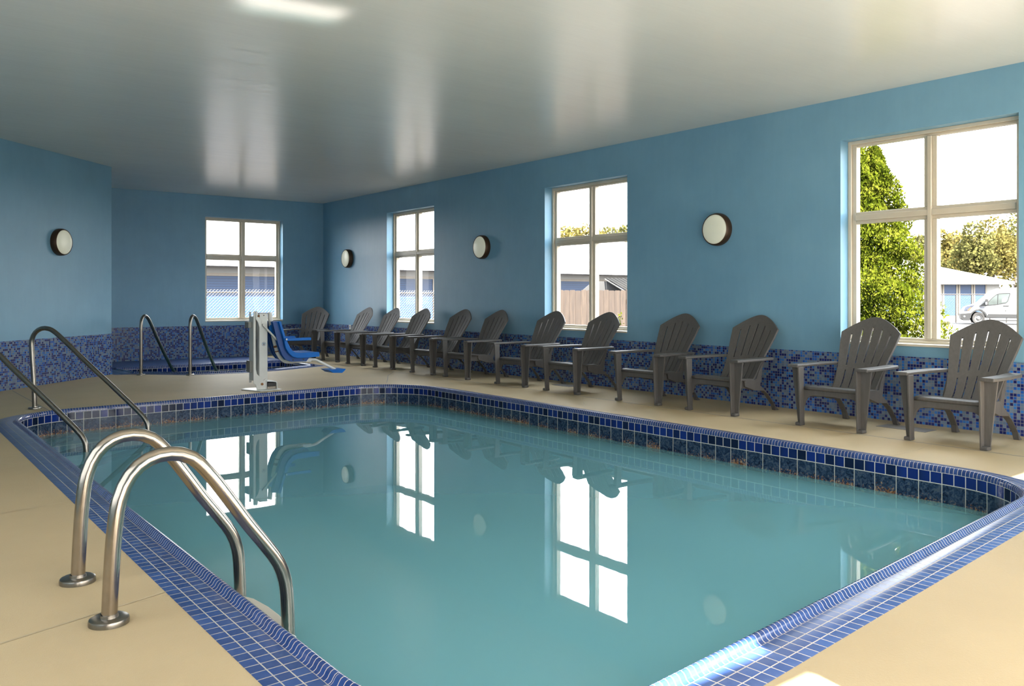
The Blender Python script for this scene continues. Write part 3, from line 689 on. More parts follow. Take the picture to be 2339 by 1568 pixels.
# ------------------------------------------------------------------ adirondack chairs (local +y is the front)
def lerp(a, b, t): return a+(b-a)*t
def tab(T, z):
    for (a, b), (c, d) in zip(T, T[1:]):
        if z <= c: return lerp(b, d, (z-a)/(c-a) if c > a else 0)
    return T[-1][1]
WZ = [(0.28, 0.200), (0.40, 0.208), (0.50, 0.220), (0.56, 0.232), (0.70, 0.262), (0.81, 0.280), (0.96, 0.280)]
YZ = [(0.28, -0.030), (0.34, -0.085), (0.42, -0.140), (0.52, -0.196), (0.70, -0.300), (0.95, -0.440)]
def backpt(s, t):
    top = 0.808+0.138*(1-((s*s+0.05)**0.76-0.05**0.76)/(1.05**0.76-0.05**0.76))
    z = 0.285+(top-0.285)*t
    return Vector((s*tab(WZ, z), tab(YZ, z)+0.035*s*s, z))
def make_chair():
    root = empty('adirondack_chair')
    # backrest: six fanned slats, two rows of slots
    bm = B(); cols = []; g = 0.022
    for i in range(6):
        a, b = -1+i/3, -1+(i+1)/3
        a2 = a+(g if i else 0); b2 = b-(g if i < 5 else 0)
        cols += [(a2, (a2*2+b2)/3, True), ((a2*2+b2)/3, (a2+2*b2)/3, True), ((a2+2*b2)/3, b2, True)]
        if i < 5: cols.append((b2, b2+2*g, False))
    rows = [0, 0.05]+[0.05+0.26*k/4 for k in range(1, 5)]+[0.385]+[0.385+0.475*k/8 for k in range(1, 9)]+[0.93, 0.975, 1.0]
    solid = lambda k: rows[k] < 0.049 or (0.305 < rows[k] < 0.384) or rows[k] > 0.855
    vc = {}
    def vt(s, t):
        k = (round(s, 5), round(t, 5))
        if k not in vc: vc[k] = bm.verts.new(backpt(s, t))
        return vc[k]
    for a, b, sl in cols:
        for k in range(len(rows)-1):
            if sl or solid(k): bm.faces.new((vt(a, rows[k]), vt(b, rows[k]), vt(b, rows[k+1]), vt(a, rows[k+1])))
    o = obj('backrest', bm, M_chair, root)
    md = o.modifiers.new('solid', 'SOLIDIFY'); md.thickness = 0.020; md.offset = 0
    md = o.modifiers.new('bevel', 'BEVEL'); md.width = 0.0035; md.segments = 2; md.limit_method = 'ANGLE'; md.angle_limit = radians(40)
    # seat
    bm = B(); xs = [-0.25+0.5*k/10 for k in range(11)]
    pr = [(0.352, 0.318), (0.357, 0.330), (0.352, 0.345), (0.335, 0.352), (0.28, 0.353), (0.15, 0.338), (0.02, 0.312), (-0.07, 0.298)]
    V = [[bm.verts.new((x*(1 if y > 0.2 else lerp(0.86, 1, max(0, (y+0.07)/0.27))), y, z)) for x in xs] for y, z in pr]
    for i in range(len(pr)-1):
        for k in range(10): bm.faces.new((V[i][k], V[i][k+1], V[i+1][k+1], V[i+1][k]))
    o = obj('seat', bm, M_chair, root, smooth=True, auto=45); md = o.modifiers.new('solid', 'SOLIDIFY'); md.thickness = 0.022; md.offset = -1
    # apron under the nosing, arching into the legs
    bm = B(); ap = [(-0.262, 0.322), (0.262, 0.322), (0.275, 0.17), (0.262, 0.17), (0.250, 0.215), (0.225, 0.250), (0.185, 0.268), (0.0, 0.272), (-0.185, 0.268), (-0.225, 0.250), (-0.250, 0.215), (-0.262, 0.17), (-0.275, 0.17)]
    prism(bm, ap, lambda a, b, d: Vector((a, d, b)), 0.312, 0.342); obj('front_apron', bm, M_chair, root, bevel=0.005)
    bm = B(); prism(bm, [(-0.205, 0.30), (0.205, 0.30), (0.205, 0.25), (0.15, 0.235), (-0.15, 0.235), (-0.205, 0.25)], lambda a, b, d: Vector((a, d, b)), -0.085, -0.060); obj('rear_apron', bm, M_chair, root, bevel=0.005)
    for s in (-1, 1):
        # arm: flat paddle with turned-down edge
        pl = [(0.268, 0.425), (0.372, 0.432), (0.380, 0.40), (0.374, 0.10), (0.352, -0.12), (0.325, -0.19), (0.262, -0.20), (0.228, -0.185), (0.236, -0.08), (0.262, 0.10)]
        bm = B(); prism(bm, [(s*a, b) for a, b in pl], lambda a, b, d: Vector((a, b, d-0.03*max(0, (0.0-b))*0)), 0.514, 0.540); obj('arm', bm, M_chair, root, bevel=0.008, seg=3)
        # front leg: tapered post, hollow on its front
        bm = B()
        X = lambda a: s*a
        Q = lambda *p: [Vector((X(a), b, c)) for a, b, c in p]
        hexa(bm, Q((0.258, 0.336, 0), (0.312, 0.336, 0), (0.312, 0.350, 0), (0.258, 0.350, 0)),
                 Q((0.262, 0.345, 0.516), (0.370, 0.345, 0.516), (0.370, 0.360, 0.516), (0.262, 0.360, 0.516)))
        hexa(bm, Q((0.256, 0.334, 0), (0.272, 0.334, 0), (0.272, 0.394, 0), (0.256, 0.394, 0)),
                 Q((0.258, 0.343, 0.516), (0.276, 0.343, 0.516), (0.276, 0.424, 0.516), (0.258, 0.424, 0.516)))
        obj('front_leg', bm, M_chair, root, bevel=0.004)
        bm = B(); hexa(bm, [Vector((X(0.255), 0.328, 0)), Vector((X(0.315), 0.328, 0)), Vector((X(0.315), 0.396, 0)), Vector((X(0.255), 0.396, 0))],
                      [Vector((X(0.256), 0.330, 0.030)), Vector((X(0.314), 0.330, 0.030)), Vector((X(0.314), 0.395, 0.030)), Vector((X(0.256), 0.395, 0.030))])
        obj('foot', bm, M_chair, bpy.data.objects[root.children[-1].name], bevel=0.008)
        # rear leg: curved bracket sweeping back from the seat
        cv = [(0.16, 0.300, 0.075), (0.02, 0.275, 0.12), (-0.09, 0.245, 0.125), (-0.18, 0.185, 0.105), (-0.25, 0.110, 0.084), (-0.310, 0.040, 0.066), (-0.335, 0.0, 0.060)]
        bm = B(); rings = []
        for i, (y, z, w) in enumerate(cv):
            x0 = 0.180+0.036*i/6; lw_ = 0.062-0.016*i/6; tz = Vector((0, 0.75, 0.66)) if i < 6 else Vector((0, 1, 0))
            if i < 2: tz = Vector((0, 0.2, 1))
            q = tz.normalized()*w/2
            c_ = Vector((0, y, z)) if i < 6 else Vector((0, y, 0))
            rings.append([bm.verts.new(Vector((X(x0), 0, 0))+c_-q), bm.verts.new(Vector((X(x0+lw_), 0, 0))+c_-q), bm.verts.new(Vector((X(x0+lw_), 0, 0))+c_+q), bm.verts.new(Vector((X(x0), 0, 0))+c_+q)])
        for a, b in zip(rings, rings[1:]):
            for k in range(4): bm.faces.new((a[k], a[(k+1) % 4], b[(k+1) % 4], b[k]))
        bm.faces.new(rings[0]); bm.faces.new(rings[-1])
        for v in bm.verts:
            if v.co.z < 0: v.co.z = 0.0
        obj('rear_leg', bm, M_chair, root, bevel=0.006)
        # side panel joining seat, back and rear leg
        bm = B(); prism(bm, [(0.31, 0.335), (0.31, 0.255), (0.05, 0.235), (-0.11, 0.245), (-0.150, 0.42), (-0.185, 0.50), (-0.150, 0.50), (-0.105, 0.42), (-0.055, 0.325), (0.05, 0.315)], lambda a, b, d: Vector((d, a, b)), s*0.205, s*0.222); obj('side_panel', bm, M_chair, root, bevel=0.004)
    return root
def copy_tree(o, parent=None):
    c = o.copy(); COL.objects.link(c); c.parent = parent
    for ch in o.children: copy_tree(ch, c)
    return c
bpy.context.view_layer.update()
chairs = [
 (-0.535, 3.005, 0, 'dark grey adirondack chair closest to the camera, parked van showing above its backrest'),
 (-0.535, 3.985, 1, 'dark grey adirondack chair with the green evergreen showing behind its backrest'),
 (-0.535, 5.240, -1, 'dark grey adirondack chair against plain wall, second right of the middle window'),
 (-0.530, 6.235, 1, 'dark grey adirondack chair with a scratched front edge, first right of the middle window'),
 (-0.535, 7.455, -1, 'dark grey adirondack chair before the right pane of the middle window, above a cover plate'),
 (-0.530, 8.450, 1, 'dark grey adirondack chair before the left pane of the middle window'),
 (-0.535, 9.670, -1, 'dark grey adirondack chair first left of the middle window, right of the lamp above'),
 (-0.545, 10.560, 1, 'dark grey adirondack chair first right of the narrow far window'),
 (-0.550, 11.700, 0, 'dark grey adirondack chair before the right pane of the narrow far window'),
 (-0.560, 12.640, -1, 'dark grey adirondack chair before the left pane of the narrow far window'),
 (-0.560, 13.610, 1, 'dark grey adirondack chair with outlets behind its arm, first left of the far window'),
 (-0.860, 14.660, 40, 'dark grey adirondack chair turned in the far corner, behind the blue lift seat')]
proto = make_chair()
for i, (x, y, dr, lb) in enumerate(chairs):
    o = proto if i == 0 else copy_tree(proto)
    o.location = (x, y, 0); o.rotation_euler = (0, 0, radians(90+dr))
    tag(o, lb, 'chair', 'adirondack chairs along the right wall')
M_scuff = simple('pale_scuff', (0.42, 0.40, 0.37), 0.7, var=0.2)

# ------------------------------------------------------------------ outside
GZ = -0.42
M_asph = simple('parking_lot', xs((0.055, 0.048, 0.046)), 0.9, var=0.15, scale=1.5)
bm = B(); flat(bm, [[(-90, -60), (160, -60), (160, 160), (-90, 160)], [(TH, YN-TH), (XL-TH, YN-TH), (XL-TH, LW1.y+0.2), (-4.55-TH, YB+TH), (TH, YB+TH)]], GZ)
obj('ground', bm, M_asph, kind='structure', recalc=False)
M_ext_white = simple('white_metal_siding', (0.22, 0.22, 0.215), 0.6, var=0.03)
M_ext_trim = simple('cream_door_trim', (0.17, 0.15, 0.125), 0.6, var=0.05)
M_apron = simple('concrete_apron', xs((0.12, 0.115, 0.105)), 0.8, var=0.08)
def doormat():
    m, nt, out = mat('blue_roll_up_door'); g = N(nt); co = g.coord('Object')
    sep = g.n('ShaderNodeSeparateXYZ'); g.l(co, sep.inputs[0])
    w = g.math('FRACT', g.math('MULTIPLY', sep.outputs[2], 8.0))
    k = g.math('LESS_THAN', w, 0.30)
    c = g.mix(k, (0.003, 0.024, 0.072), (0.0015, 0.012, 0.042))
    pbr(g, out, c, 0.5, 0, g.bump(w, 0.4, 0.02)); return m
M_door = doormat()
def storage(root, mapf, x0, x1, depth, doors, dz, eave, ridge, over, rl, rr):
    bm = B()
    def mbx(a0, a1, d0, d1, z0, z1):
        c = [bm.verts.new(mapf(a, d, z)) for a in (a0, a1) for d in (d0, d1) for z in (z0, z1)]
        for f in ((0,1,3,2),(4,6,7,5),(0,4,5,1),(2,3,7,6),(0,2,6,4),(1,5,7,3)): bm.faces.new([c[i] for i in f])
    mbx(x0, x1, 0, depth, GZ, eave-0.05); obj('wall', bm, M_ext_white, root)
    bm = B(); h = [(x0-0.3, -over, eave), (x1+rr, -over, eave), (x1+rr, depth+0.6, eave), (x0-0.3, depth+0.6, eave)]
    base = [bm.verts.new(mapf(*p)) for p in h]; fas = [bm.verts.new(mapf(a, d, z-0.22)) for a, d, z in h]
    r0 = bm.verts.new(mapf(x0+rl, depth/2, ridge)); r1 = bm.verts.new(mapf(x1+rr-depth*0.9 if rr > 0.3 else x1, depth/2, ridge))
    bm.faces.new((base[0], base[1], r1, r0)); bm.faces.new((base[1], base[2], r1)); bm.faces.new((base[2], base[3], r0, r1)); bm.faces.new((base[3], base[0], r0))
    for i in range(4): bm.faces.new((base[i], base[(i+1) % 4], fas[(i+1) % 4], fas[i]))
    bm.faces.new(fas); obj('roof', bm, M_ext_white, root)
    for a0, a1 in doors:
        bm = B(); mbx(a0, a1, -0.06, 0.02, GZ+0.02, dz); o = obj('roll_up_door', bm, M_door, root)
        bm = B(); mbx(a0-0.12, a0, -0.10, 0.02, GZ, dz+0.12); mbx(a1, a1+0.12, -0.10, 0.02, GZ, dz+0.12); mbx(a0, a1, -0.10, 0.02, dz, dz+0.14); obj('door_trim', bm, M_ext_trim, o)
s1 = empty('storage_building', (0, 0, 0), label='long white storage building with blue roll-up doors seen through the two far windows', cat='building')
storage(s1, lambda a, d, z: Vector((a, 40.0+d, z)), -6, 42, 9, [(4.42+4.635*k, 8.73+4.635*k) for k in range(-2, 8)], 2.15, 2.80, 5.3, 1.5, 3, 0.2)
Z2 = 70.0
s2o = cw(CU, Z2, 0)
s2 = empty('storage_building', (0, 0, 0), label='white hip-roofed storage building with blue doors seen behind the van', cat='building')
px = lambda u: (u-CU)*Z2/F
storage(s2, lambda a, d, z: Vector((-CD, 0, 0))+RGT*a+FWD*(Z2+d)+Vector((0, 0, z)), px(1940), px(2283), 11, [(px(a), px(b)) for a, b in ((2018, 2046), (2056, 2083), (2090, 2107), (2119, 2147), (2155.5, 2183), (2192, 2217.5), (2226, 2249.5))], 2.17, 2.42, 4.75, 0.9, 6, 0.75)
# apron, grass
bm = B(); vs = [cw(1900, 52, 0), cw(2500, 52, 0), cw(2500, 72, 0), cw(1900, 72, 0)]
bm.faces.new([bm.verts.new((p.x, p.y, GZ+0.004)) for p in vs]); obj('concrete_apron', bm, M_apron, kind='structure')
M_grass = simple('dry_verge_grass', xs((0.085, 0.085, 0.022)), 0.9, var=0.4, scale=1.2)
bm = B(); vs = [cw(1900, 46.6, 0), cw(2186, 46.6, 0), cw(2170, 50.5, 0), cw(1900, 50.5, 0)]
bm.faces.new([bm.verts.new((p.x, p.y, GZ+0.008)) for p in vs])
for k in range(900):
    p = cw(random.uniform(2090, 2168), random.uniform(46.7, 50.3), GZ); a = random.uniform(0, pi); h = random.uniform(0.04, 0.12)
    d = Vector((cos(a), sin(a), 0))*0.05
    bm.faces.new([bm.verts.new(q) for q in (p-d, p+d, p+d*0.3+Vector((0, 0, h)), p-d*0.3+Vector((0, 0, h)))])
obj('verge_grass', bm, M_grass, label='strip of dry grass along the parking lot beyond the near window', cat='grass', kind='stuff', recalc=False)
# chain-link fences
M_wire = simple('galvanised_wire', (0.035, 0.036, 0.038), 0.5, 0.3, var=0.05)
M_pole = simple('weathered_fence_pipe', xs((0.05, 0.040, 0.034)), 0.6, 0.3, var=0.3, scale=30)
def chainlink(name, a, b, z1, pitch, wr, rr, posts, label):
    a, b = Vector(a), Vector(b); L = (b-a).length; d = (b-a)/L; q = Vector((-d.y, d.x))
    root = empty(name, (a.x, a.y, GZ), label=label, cat='fence')
    to3 = lambda s, z, o=0: (d.x*s+q.x*o, d.y*s+q.y*o, z-GZ)
    bm = B(); hgt = z1-GZ+0.04; k = -int(hgt/pitch)-1
    asp = 1.0
    while k*pitch < L:
        for sgn in (1, -1):
            s0 = k*pitch if sgn == 1 else k*pitch+hgt
            p0, p1 = (s0, GZ+0.03), (s0+sgn*hgt, GZ+0.03+hgt)
            (sa, za), (sb, zb) = (p0, p1) if p0[0] < p1[0] else (p1, p0)
            if sb <= 0 or sa >= L: continue
            if sa < 0: za += (zb-za)*(0-sa)/(sb-sa); sa = 0
            if sb > L: zb = za+(zb-za)*(L-sa)/(sb-sa); sb = L
            if sb-sa > 0.01: tube(bm, [to3(sa, za, 0.004*sgn), to3(sb, zb, 0.004*sgn)], wr, 3, False)
        k += 1
    obj('chain_link_mesh', bm, M_wire, root, recalc=False)
    bm = B(); tube(bm, [to3(0, z1, 0.03), to3(L, z1, 0.03)], rr, 8); obj('top_rail', bm, M_pole, root)
    for s in posts:
        bm = B(); tube(bm, [to3(s, GZ, 0.05), to3(s, z1+0.05, 0.05)], rr*1.3, 8); obj('fence_post', bm, M_pole, root)
chainlink('chain_link_fence', (-3.0, 20.0), (6.6, 20.0), 1.25, 0.078, 0.0035, 0.018, (0.2, 8.35, 9.5), 'chain-link fence close behind the back wall, seen through the two far windows')
a_ = cw(2010, 50.8, 0); b_ = cw(2330, 50.8, 0)
L_ = (b_-a_).length
chainlink('chain_link_fence', (a_.x, a_.y), (b_.x, b_.y), 1.30, 0.16, 0.003, 0.03, [(u-2010)*50.8/F for u in (2020, 2062, 2103, 2147, 2184.5, 2220.5, 2262, 2300)], 'dark chain-link fence on thin posts in front of the hip-roofed building')
# weathered board fence
M_board = None
def boardmat():
    m, nt, out = mat('weathered_fence_board'); g = N(nt); co = g.coord('Object')
    nz = g.noise(g.mapv(co, (9, 9, 0.8)), 2.2, 5, 0.65)
    oi = g.n('ShaderNodeObjectInfo')
    c = g.ramp(nz, [(0.25, xs((0.014, 0.007, 0.004))), (0.5, xs((0.046, 0.027, 0.016))), (0.75, xs((0.090, 0.060, 0.040)))])
    c = g.mix(g.math('MULTIPLY', oi.outputs['Random'], 0.45), c, xs((0.025, 0.013, 0.008)))
    pbr(g, out, c, 0.9); return m
M_board = boardmat()
fa = cw(1236, 20.0, 0); fb = cw(1431, 20.3, 0); fd = (fb-fa); FLn = fd.length; fd.normalize()
bf = empty('board_fence', (fa.x, fa.y, GZ), atan2(fd.y, fd.x), label='weathered brown board fence seen through the middle window', cat='fence')
s = 0.0
while s < FLn-0.05:
    w = random.uniform(0.128, 0.142); h = 1.72+random.uniform(-0.012, 0.012)
    bm = B(); prism(bm, [(s, 0.02), (s+w, 0.02), (s+w, h-0.02), (s+w-0.02, h), (s+0.02, h), (s, h-0.02)], lambda a, b, d: Vector((a, d, b)), 0, 0.02); obj('fence_board', bm, M_board, bf)
    s += w+0.004
bm = B(); box(bm, FLn, FLn+0.09, -0.01, 0.08, 0, 1.74); obj('end_post', bm, M_board, bf)
for z in (0.4, 1.4):
    bm = B(); box(bm, 0, FLn, 0.02, 0.06, z, z+0.09); obj('fence_rail', bm, M_board, bf)
# shed with corrugated roof behind the board fence
M_corr = simple('corrugated_roof_metal', (0.010, 0.0095, 0.009), 0.8, 0.0, spec=0.15, var=0.25, scale=8)
sh0 = cw(1330, 23.0, 0)
shed = empty('corrugated_shed', (sh0.x, sh0.y, GZ), -PH, label='low shed with a dark corrugated roof behind the board fence', cat='shed')
bm = B(); prism(bm, [(-0.02, 0), (-0.02, 1.72), (0.30, 1.99), (0.80, 1.99), (1.25, 1.66), (1.25, 0)], lambda a, b, d: Vector((a, d, b)), 0, 0.08); obj('gable_wall', bm, simple('grey_gable', (0.010, 0.010, 0.011), 0.7, var=0.1), shed)
bm = B(); n_ = 90
V = []
for k in range(n_+1):
    t = k/n_; a0 = 0.66+1.6*t; wv = 0.022*sin(k*2*pi/6)
    V.append((bm.verts.new((a0, 0.0, 2.06+wv-0.02*t)), bm.verts.new((a0+0.62, -0.9, 1.60+wv))))
for k in range(n_): bm.faces.new((V[k][0], V[k+1][0], V[k+1][1], V[k][1]))
o = obj('corrugated_roof', bm, M_corr, shed, smooth=True); md = o.modifiers.new('s', 'SOLIDIFY'); md.thickness = 0.012
bm = B(); tube(bm, [(0.62, 0.0, 2.05), (1.26, -0.92, 1.58)], 0.018, 6); obj('roof_edge_trim', bm, M_apron, shed)

# foliage
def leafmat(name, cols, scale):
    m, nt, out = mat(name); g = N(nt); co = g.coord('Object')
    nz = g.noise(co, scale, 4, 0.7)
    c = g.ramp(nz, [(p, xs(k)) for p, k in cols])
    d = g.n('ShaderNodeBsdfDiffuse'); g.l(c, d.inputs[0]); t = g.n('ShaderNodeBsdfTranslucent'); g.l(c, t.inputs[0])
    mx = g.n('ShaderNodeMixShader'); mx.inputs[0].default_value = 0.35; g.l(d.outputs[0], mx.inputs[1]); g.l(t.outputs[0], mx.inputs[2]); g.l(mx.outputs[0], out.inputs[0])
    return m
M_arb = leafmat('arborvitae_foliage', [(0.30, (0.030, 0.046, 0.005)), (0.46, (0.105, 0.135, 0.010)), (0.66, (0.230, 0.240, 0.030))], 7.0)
M_tree = [leafmat('yellowing_leaves', [(0.3, (0.110, 0.100, 0.030)), (0.5, (0.215, 0.180, 0.055)), (0.72, (0.330, 0.260, 0.095))], 0.8),
          leafmat('green_leaves', [(0.3, (0.080, 0.084, 0.030)), (0.5, (0.155, 0.150, 0.050)), (0.72, (0.260, 0.225, 0.090))], 0.8)]
M_bark = simple('tree_bark', (0.03, 0.022, 0.016), 0.9, var=0.3, scale=10)
def cards(bm, n, sampler, size, up=0.0, wf=0.42):
    for _ in range(n):
        p, nrm = sampler()
        s = size*random.uniform(0.5, 1.3)
        d = Vector((random.gauss(0, 1), random.gauss(0, 1), random.gauss(0, 1)+up)).normalized()
        e = d.cross(nrm+Vector((random.gauss(0, .6), random.gauss(0, .6), random.gauss(0, .6))))
        if e.length < 1e-3: continue
        e.normalize()
        q = [p-d*s*0.1, p+d*s*0.45-e*s*wf, p+d*s, p+d*s*0.45+e*s*wf]
        bm.faces.new([bm.verts.new(v) for v in q])
arb = empty('arborvitae', (1.72, 5.06, GZ), label='tall two-tipped evergreen arborvitae just outside the nearest large window', cat='tree')
def cone(cx, cy, h, prof):
    def f():
        t = random.random()**1.25; z = 0.05+h*t
        r = tab(prof, t)*(0.75+0.42*random.random()); a = random.uniform(0, 2*pi)
        r *= 1+0.22*sin(a*3+z*9)+0.15*sin(z*23+a*5)
        return Vector((cx+r*cos(a), cy+r*sin(a), z)), Vector((cos(a), sin(a), 0.3))
    return f
bm = B()
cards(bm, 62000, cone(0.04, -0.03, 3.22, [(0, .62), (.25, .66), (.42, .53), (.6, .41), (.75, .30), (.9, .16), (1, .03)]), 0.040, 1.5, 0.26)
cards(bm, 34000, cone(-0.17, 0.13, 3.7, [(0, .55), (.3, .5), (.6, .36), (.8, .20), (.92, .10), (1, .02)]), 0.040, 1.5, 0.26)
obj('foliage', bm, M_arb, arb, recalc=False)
bm = B(); tube(bm, [(0, 0, 0), (0.02, 0, 1.5), (0.0, 0, 2.9)], [0.07, 0.05, 0.01], 8); obj('trunk', bm, M_bark, arb)
bm = B(); tube(bm, [(-0.1, 0.06, 0), (-0.16, 0.12, 1.6), (-0.17, 0.13, 3.5)], [0.06, 0.045, 0.008], 8); obj('trunk', bm, M_bark, arb)
def tree(u, Z, h, wd, k, label, size=0.34, n=3600):
    k_ = Z/90.0; h *= k_; wd *= k_*0.92; size *= k_
    p = cw(u, Z, 0); t = empty('broadleaf_tree', (p.x, p.y, GZ), label=label, cat='tree', group='trees beyond the storage buildings')
    blobs = [(random.uniform(-.5, .5)*wd, random.uniform(-.4, .4)*wd, h*random.uniform(0.35, 0.8), wd*random.uniform(0.28, 0.42)) for _ in range(9)]+[(0, 0, h*0.84, wd*0.3), (0, 0, h*0.45, wd*0.5)]
    def f():
        x, y, z, r = random.choice(blobs)
        v = Vector((random.gauss(0, 1), random.gauss(0, 1), random.gauss(0, 1))).normalized()
        return Vector((x, y, z))+v*r*random.uniform(0.7, 1.05), v
    bm = B(); cards(bm, n, f, size); obj('crown', bm, M_tree[k], t, recalc=False)
    bm = B(); tube(bm, [(0, 0, 0), (0.1, 0, h*0.4), (0, 0, h*0.75)], [0.22, 0.16, 0.05], 8); obj('trunk', bm, M_bark, t)
tl = [(1292, 84, 9.6, 4.2, 0, 'yellow-green tree above the white roof, at the left in the middle window'),
      (1335, 98, 9.8, 4.0, 0, 'yellow-green tree beside the mullion of the middle window'),
      (1388, 112, 9.3, 3.8, 1, 'small treetop above the right pane roofline in the middle window'),
      (1425, 126, 9.2, 4.0, 1, 'faint treetop at the right edge of the middle window'),
      (2062, 92, 7.2, 4.0, 1, 'low tree just right of the arborvitae, above the hip roof'),
      (2100, 104, 8.2, 4.4, 1, 'tree left of the nearest window mullion, above the hip roof'),
      (2146, 118, 9.0, 3.6, 0, 'thin yellowing tree right of the nearest window mullion'),
      (2185, 132, 8.0, 4.2, 0, 'golden tree above the blue doors of the hip-roofed building'),
      (2225, 86, 10.2, 4.2, 1, 'tall green tree above the hood of the van'),
      (2268, 98, 10.4, 5.0, 0, 'tall golden-green tree above the van window'),
      (2318, 110, 10.6, 5.2, 1, 'tall tree above the van roof at the right window edge')]
for q in tl: tree(*q)
# a small sprig growing at the fence
spp = cw(1415, 18.5, 0)
sg = empty('weed_sprig', (spp.x, spp.y, GZ), label='thin yellow-green weed in front of the board fence', cat='plant')
bm = B(); tube(bm, [(0, 0, 0), (0.02, 0, 0.6), (0, 0, 1.16)], 0.005, 5); obj('stem', bm, M_arb, sg)
bm = B(); cards(bm, 26, lambda: (Vector((random.uniform(-.06, .06), random.uniform(-.06, .06), random.uniform(0.95, 1.18))), Vector((0, 0, 1))), 0.06); obj('leaves', bm, M_arb, sg, recalc=False)

# white cargo van
VZ = 48.0
vp = cw(2194.5, VZ, GZ)
van = empty('cargo_van', (vp.x, vp.y, GZ), -PH-radians(25), label='white cargo van with dark lower cladding parked beyond the nearest window', cat='van')
M_vwhite = simple('white_van_paint', xs((0.32, 0.325, 0.33)), 0.25, var=0.02)
M_vdark = simple('dark_van_cladding', xs((0.010, 0.010, 0.011)), 0.5, var=0.1)
M_vglass = simple('van_window_glass', (0.030, 0.040, 0.038), 0.08, var=0.5, scale=1.2)
mV = lambda a, b, d: Vector((a, d, b))
WC = 0.97
archpts = [(WC+0.43*cos(t), 0.36+0.43*sin(t)) for t in [pi*(1-k/12) for k in range(13)]]
rar = [(4.55+0.43*cos(t), 0.36+0.43*sin(t)) for t in [pi*(1-k/12) for k in range(13)]]
body = [(0.03, 0.62), (0.06, 0.30), (0.16, 0.24)]+archpts+rar+[(5.55, 0.24), (5.58, 0.6), (5.55, 1.9), (5.45, 2.05), (4.0, 2.10), (2.6, 2.085), (2.1, 2.04), (1.85, 1.96), (1.60, 1.80), (1.28, 1.50), (0.95, 1.22), (0.55, 1.08), (0.26, 0.98), (0.16, 0.86), (0.10, 0.72)]
bm = B(); prism(bm, body, mV, 0.0, 1.95); vb = obj('body', bm, M_vwhite, van, bevel=0.05, seg=3)
bm = B(); prism(bm, [(0.0, 0.60), (0.04, 0.30), (0.14, 0.22), (0.50, 0.22)]+[(WC+0.46*cos(t), 0.36+0.46*sin(t)) for t in [pi*(1-k/10) for k in range(1, 6)]]+[(0.75, 0.70), (0.60, 0.66), (0.30, 0.63)], mV, -0.03, 1.98); obj('bumper', bm, M_vdark, van, bevel=0.03)
bm = B(); a1 = [(WC+0.50*cos(t), 0.36+0.50*sin(t)) for t in [pi*(1-k/14) for k in range(15)]]; a2 = [(WC+0.42*cos(t), 0.36+0.42*sin(t)) for t in [pi*(k/14) for k in range(15)]]
prism(bm, a1+a2, mV, -0.035, 0.05); obj('wheel_arch_trim', bm, M_vdark, van)
bm = B(); prism(bm, [(1.42, 0.40), (4.1, 0.40), (4.1, 0.60), (1.50, 0.60)], mV, -0.025, 0.05); obj('side_cladding', bm, M_vdark, van, bevel=0.01)
bm = B(); prism(bm, [(1.45, 0.20), (4.1, 0.20), (4.1, 0.26), (1.45, 0.26)], mV, -0.01, 0.05); obj('sill_strip', bm, M_vdark, van)
gwin = [(1.50, 1.10), (1.50, 1.28), (1.72, 1.52), (1.94, 1.70), (2.12, 1.76), (2.64, 1.78), (2.66, 1.74), (2.54, 1.32), (2.46, 1.24), (1.95, 1.14)]
bm = B(); prism(bm, gwin, mV, -0.012, 0.03); wn_ = obj('side_window', bm, M_vglass, van)
bm = B()
for i in range(len(gwin)):
    p, q = gwin[i], gwin[(i+1) % len(gwin)]; tube(bm, [(p[0], -0.014, p[1]), (q[0], -0.014, q[1])], 0.016, 6)
tube(bm, [(2.00, -0.016, 1.15), (2.02, -0.016, 1.72)], 0.016, 6); obj('window_seal', bm, M_vdark, wn_)
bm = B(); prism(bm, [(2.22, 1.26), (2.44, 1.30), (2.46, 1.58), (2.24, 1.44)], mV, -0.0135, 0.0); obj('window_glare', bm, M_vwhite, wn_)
bm = B(); prism(bm, [(0.98, 1.01), (1.30, 1.27), (1.46, 1.36), (1.48, 1.08)], mV, -0.014, 0.03); obj('quarter_panel', bm, M_vdark, van)
bm = B(); box(bm, 1.33, 1.49, -0.24, -0.05, 1.10, 1.46); mr = obj('door_mirror', bm, M_vdark, van, bevel=0.03)
bm = B(); box(bm, 1.32, 1.42, -0.25, -0.10, 1.12, 1.28); obj('mirror_shell', bm, M_vwhite, mr, bevel=0.02)
bm = B(); prism(bm, [(0.20, 0.78), (0.48, 0.80), (0.60, 0.95), (0.76, 1.10), (0.40, 1.05), (0.24, 0.98)], mV, -0.03, 0.1); hl = obj('headlight', bm, simple('headlight_lens', (0.02, 0.025, 0.04), 0.15, var=0.6, scale=6), van)
bm = B(); prism(bm, [(0.36, 0.80), (0.46, 0.81), (0.60, 0.98), (0.52, 0.96)], mV, -0.036, 0.0); obj('turn_signal', bm, simple('amber_lens', (0.16, 0.045, 0.010), 0.3, var=0.1), hl)
bm = B(); lathe(bm, [(0, 0.02), (0.05, 0.015), (0.055, 0)], axisM((0.20, -0.03, 0.45), 0, -1), 16); obj('fog_lamp', bm, M_vwhite, van)
bm = B(); box(bm, 2.30, 2.60, -0.035, 0.0, 1.04, 1.09); obj('door_handle', bm, M_vdark, van, bevel=0.01)
bm = B(); lathe(bm, [(0, 0.01), (0.03, 0.008), (0.032, 0)], axisM((2.42, 0.0, 0.79), 0, -1), 12); obj('door_lock', bm, M_vdark, van)
for x in (1.60, 2.72):
    bm = B(); box(bm, x, x+0.012, -0.004, 0.02, 0.62, 1.1 if x < 2 else 2.0); obj('door_seam', bm, simple('panel_seam', (0.06, 0.06, 0.062), 0.6, var=0.05), van)
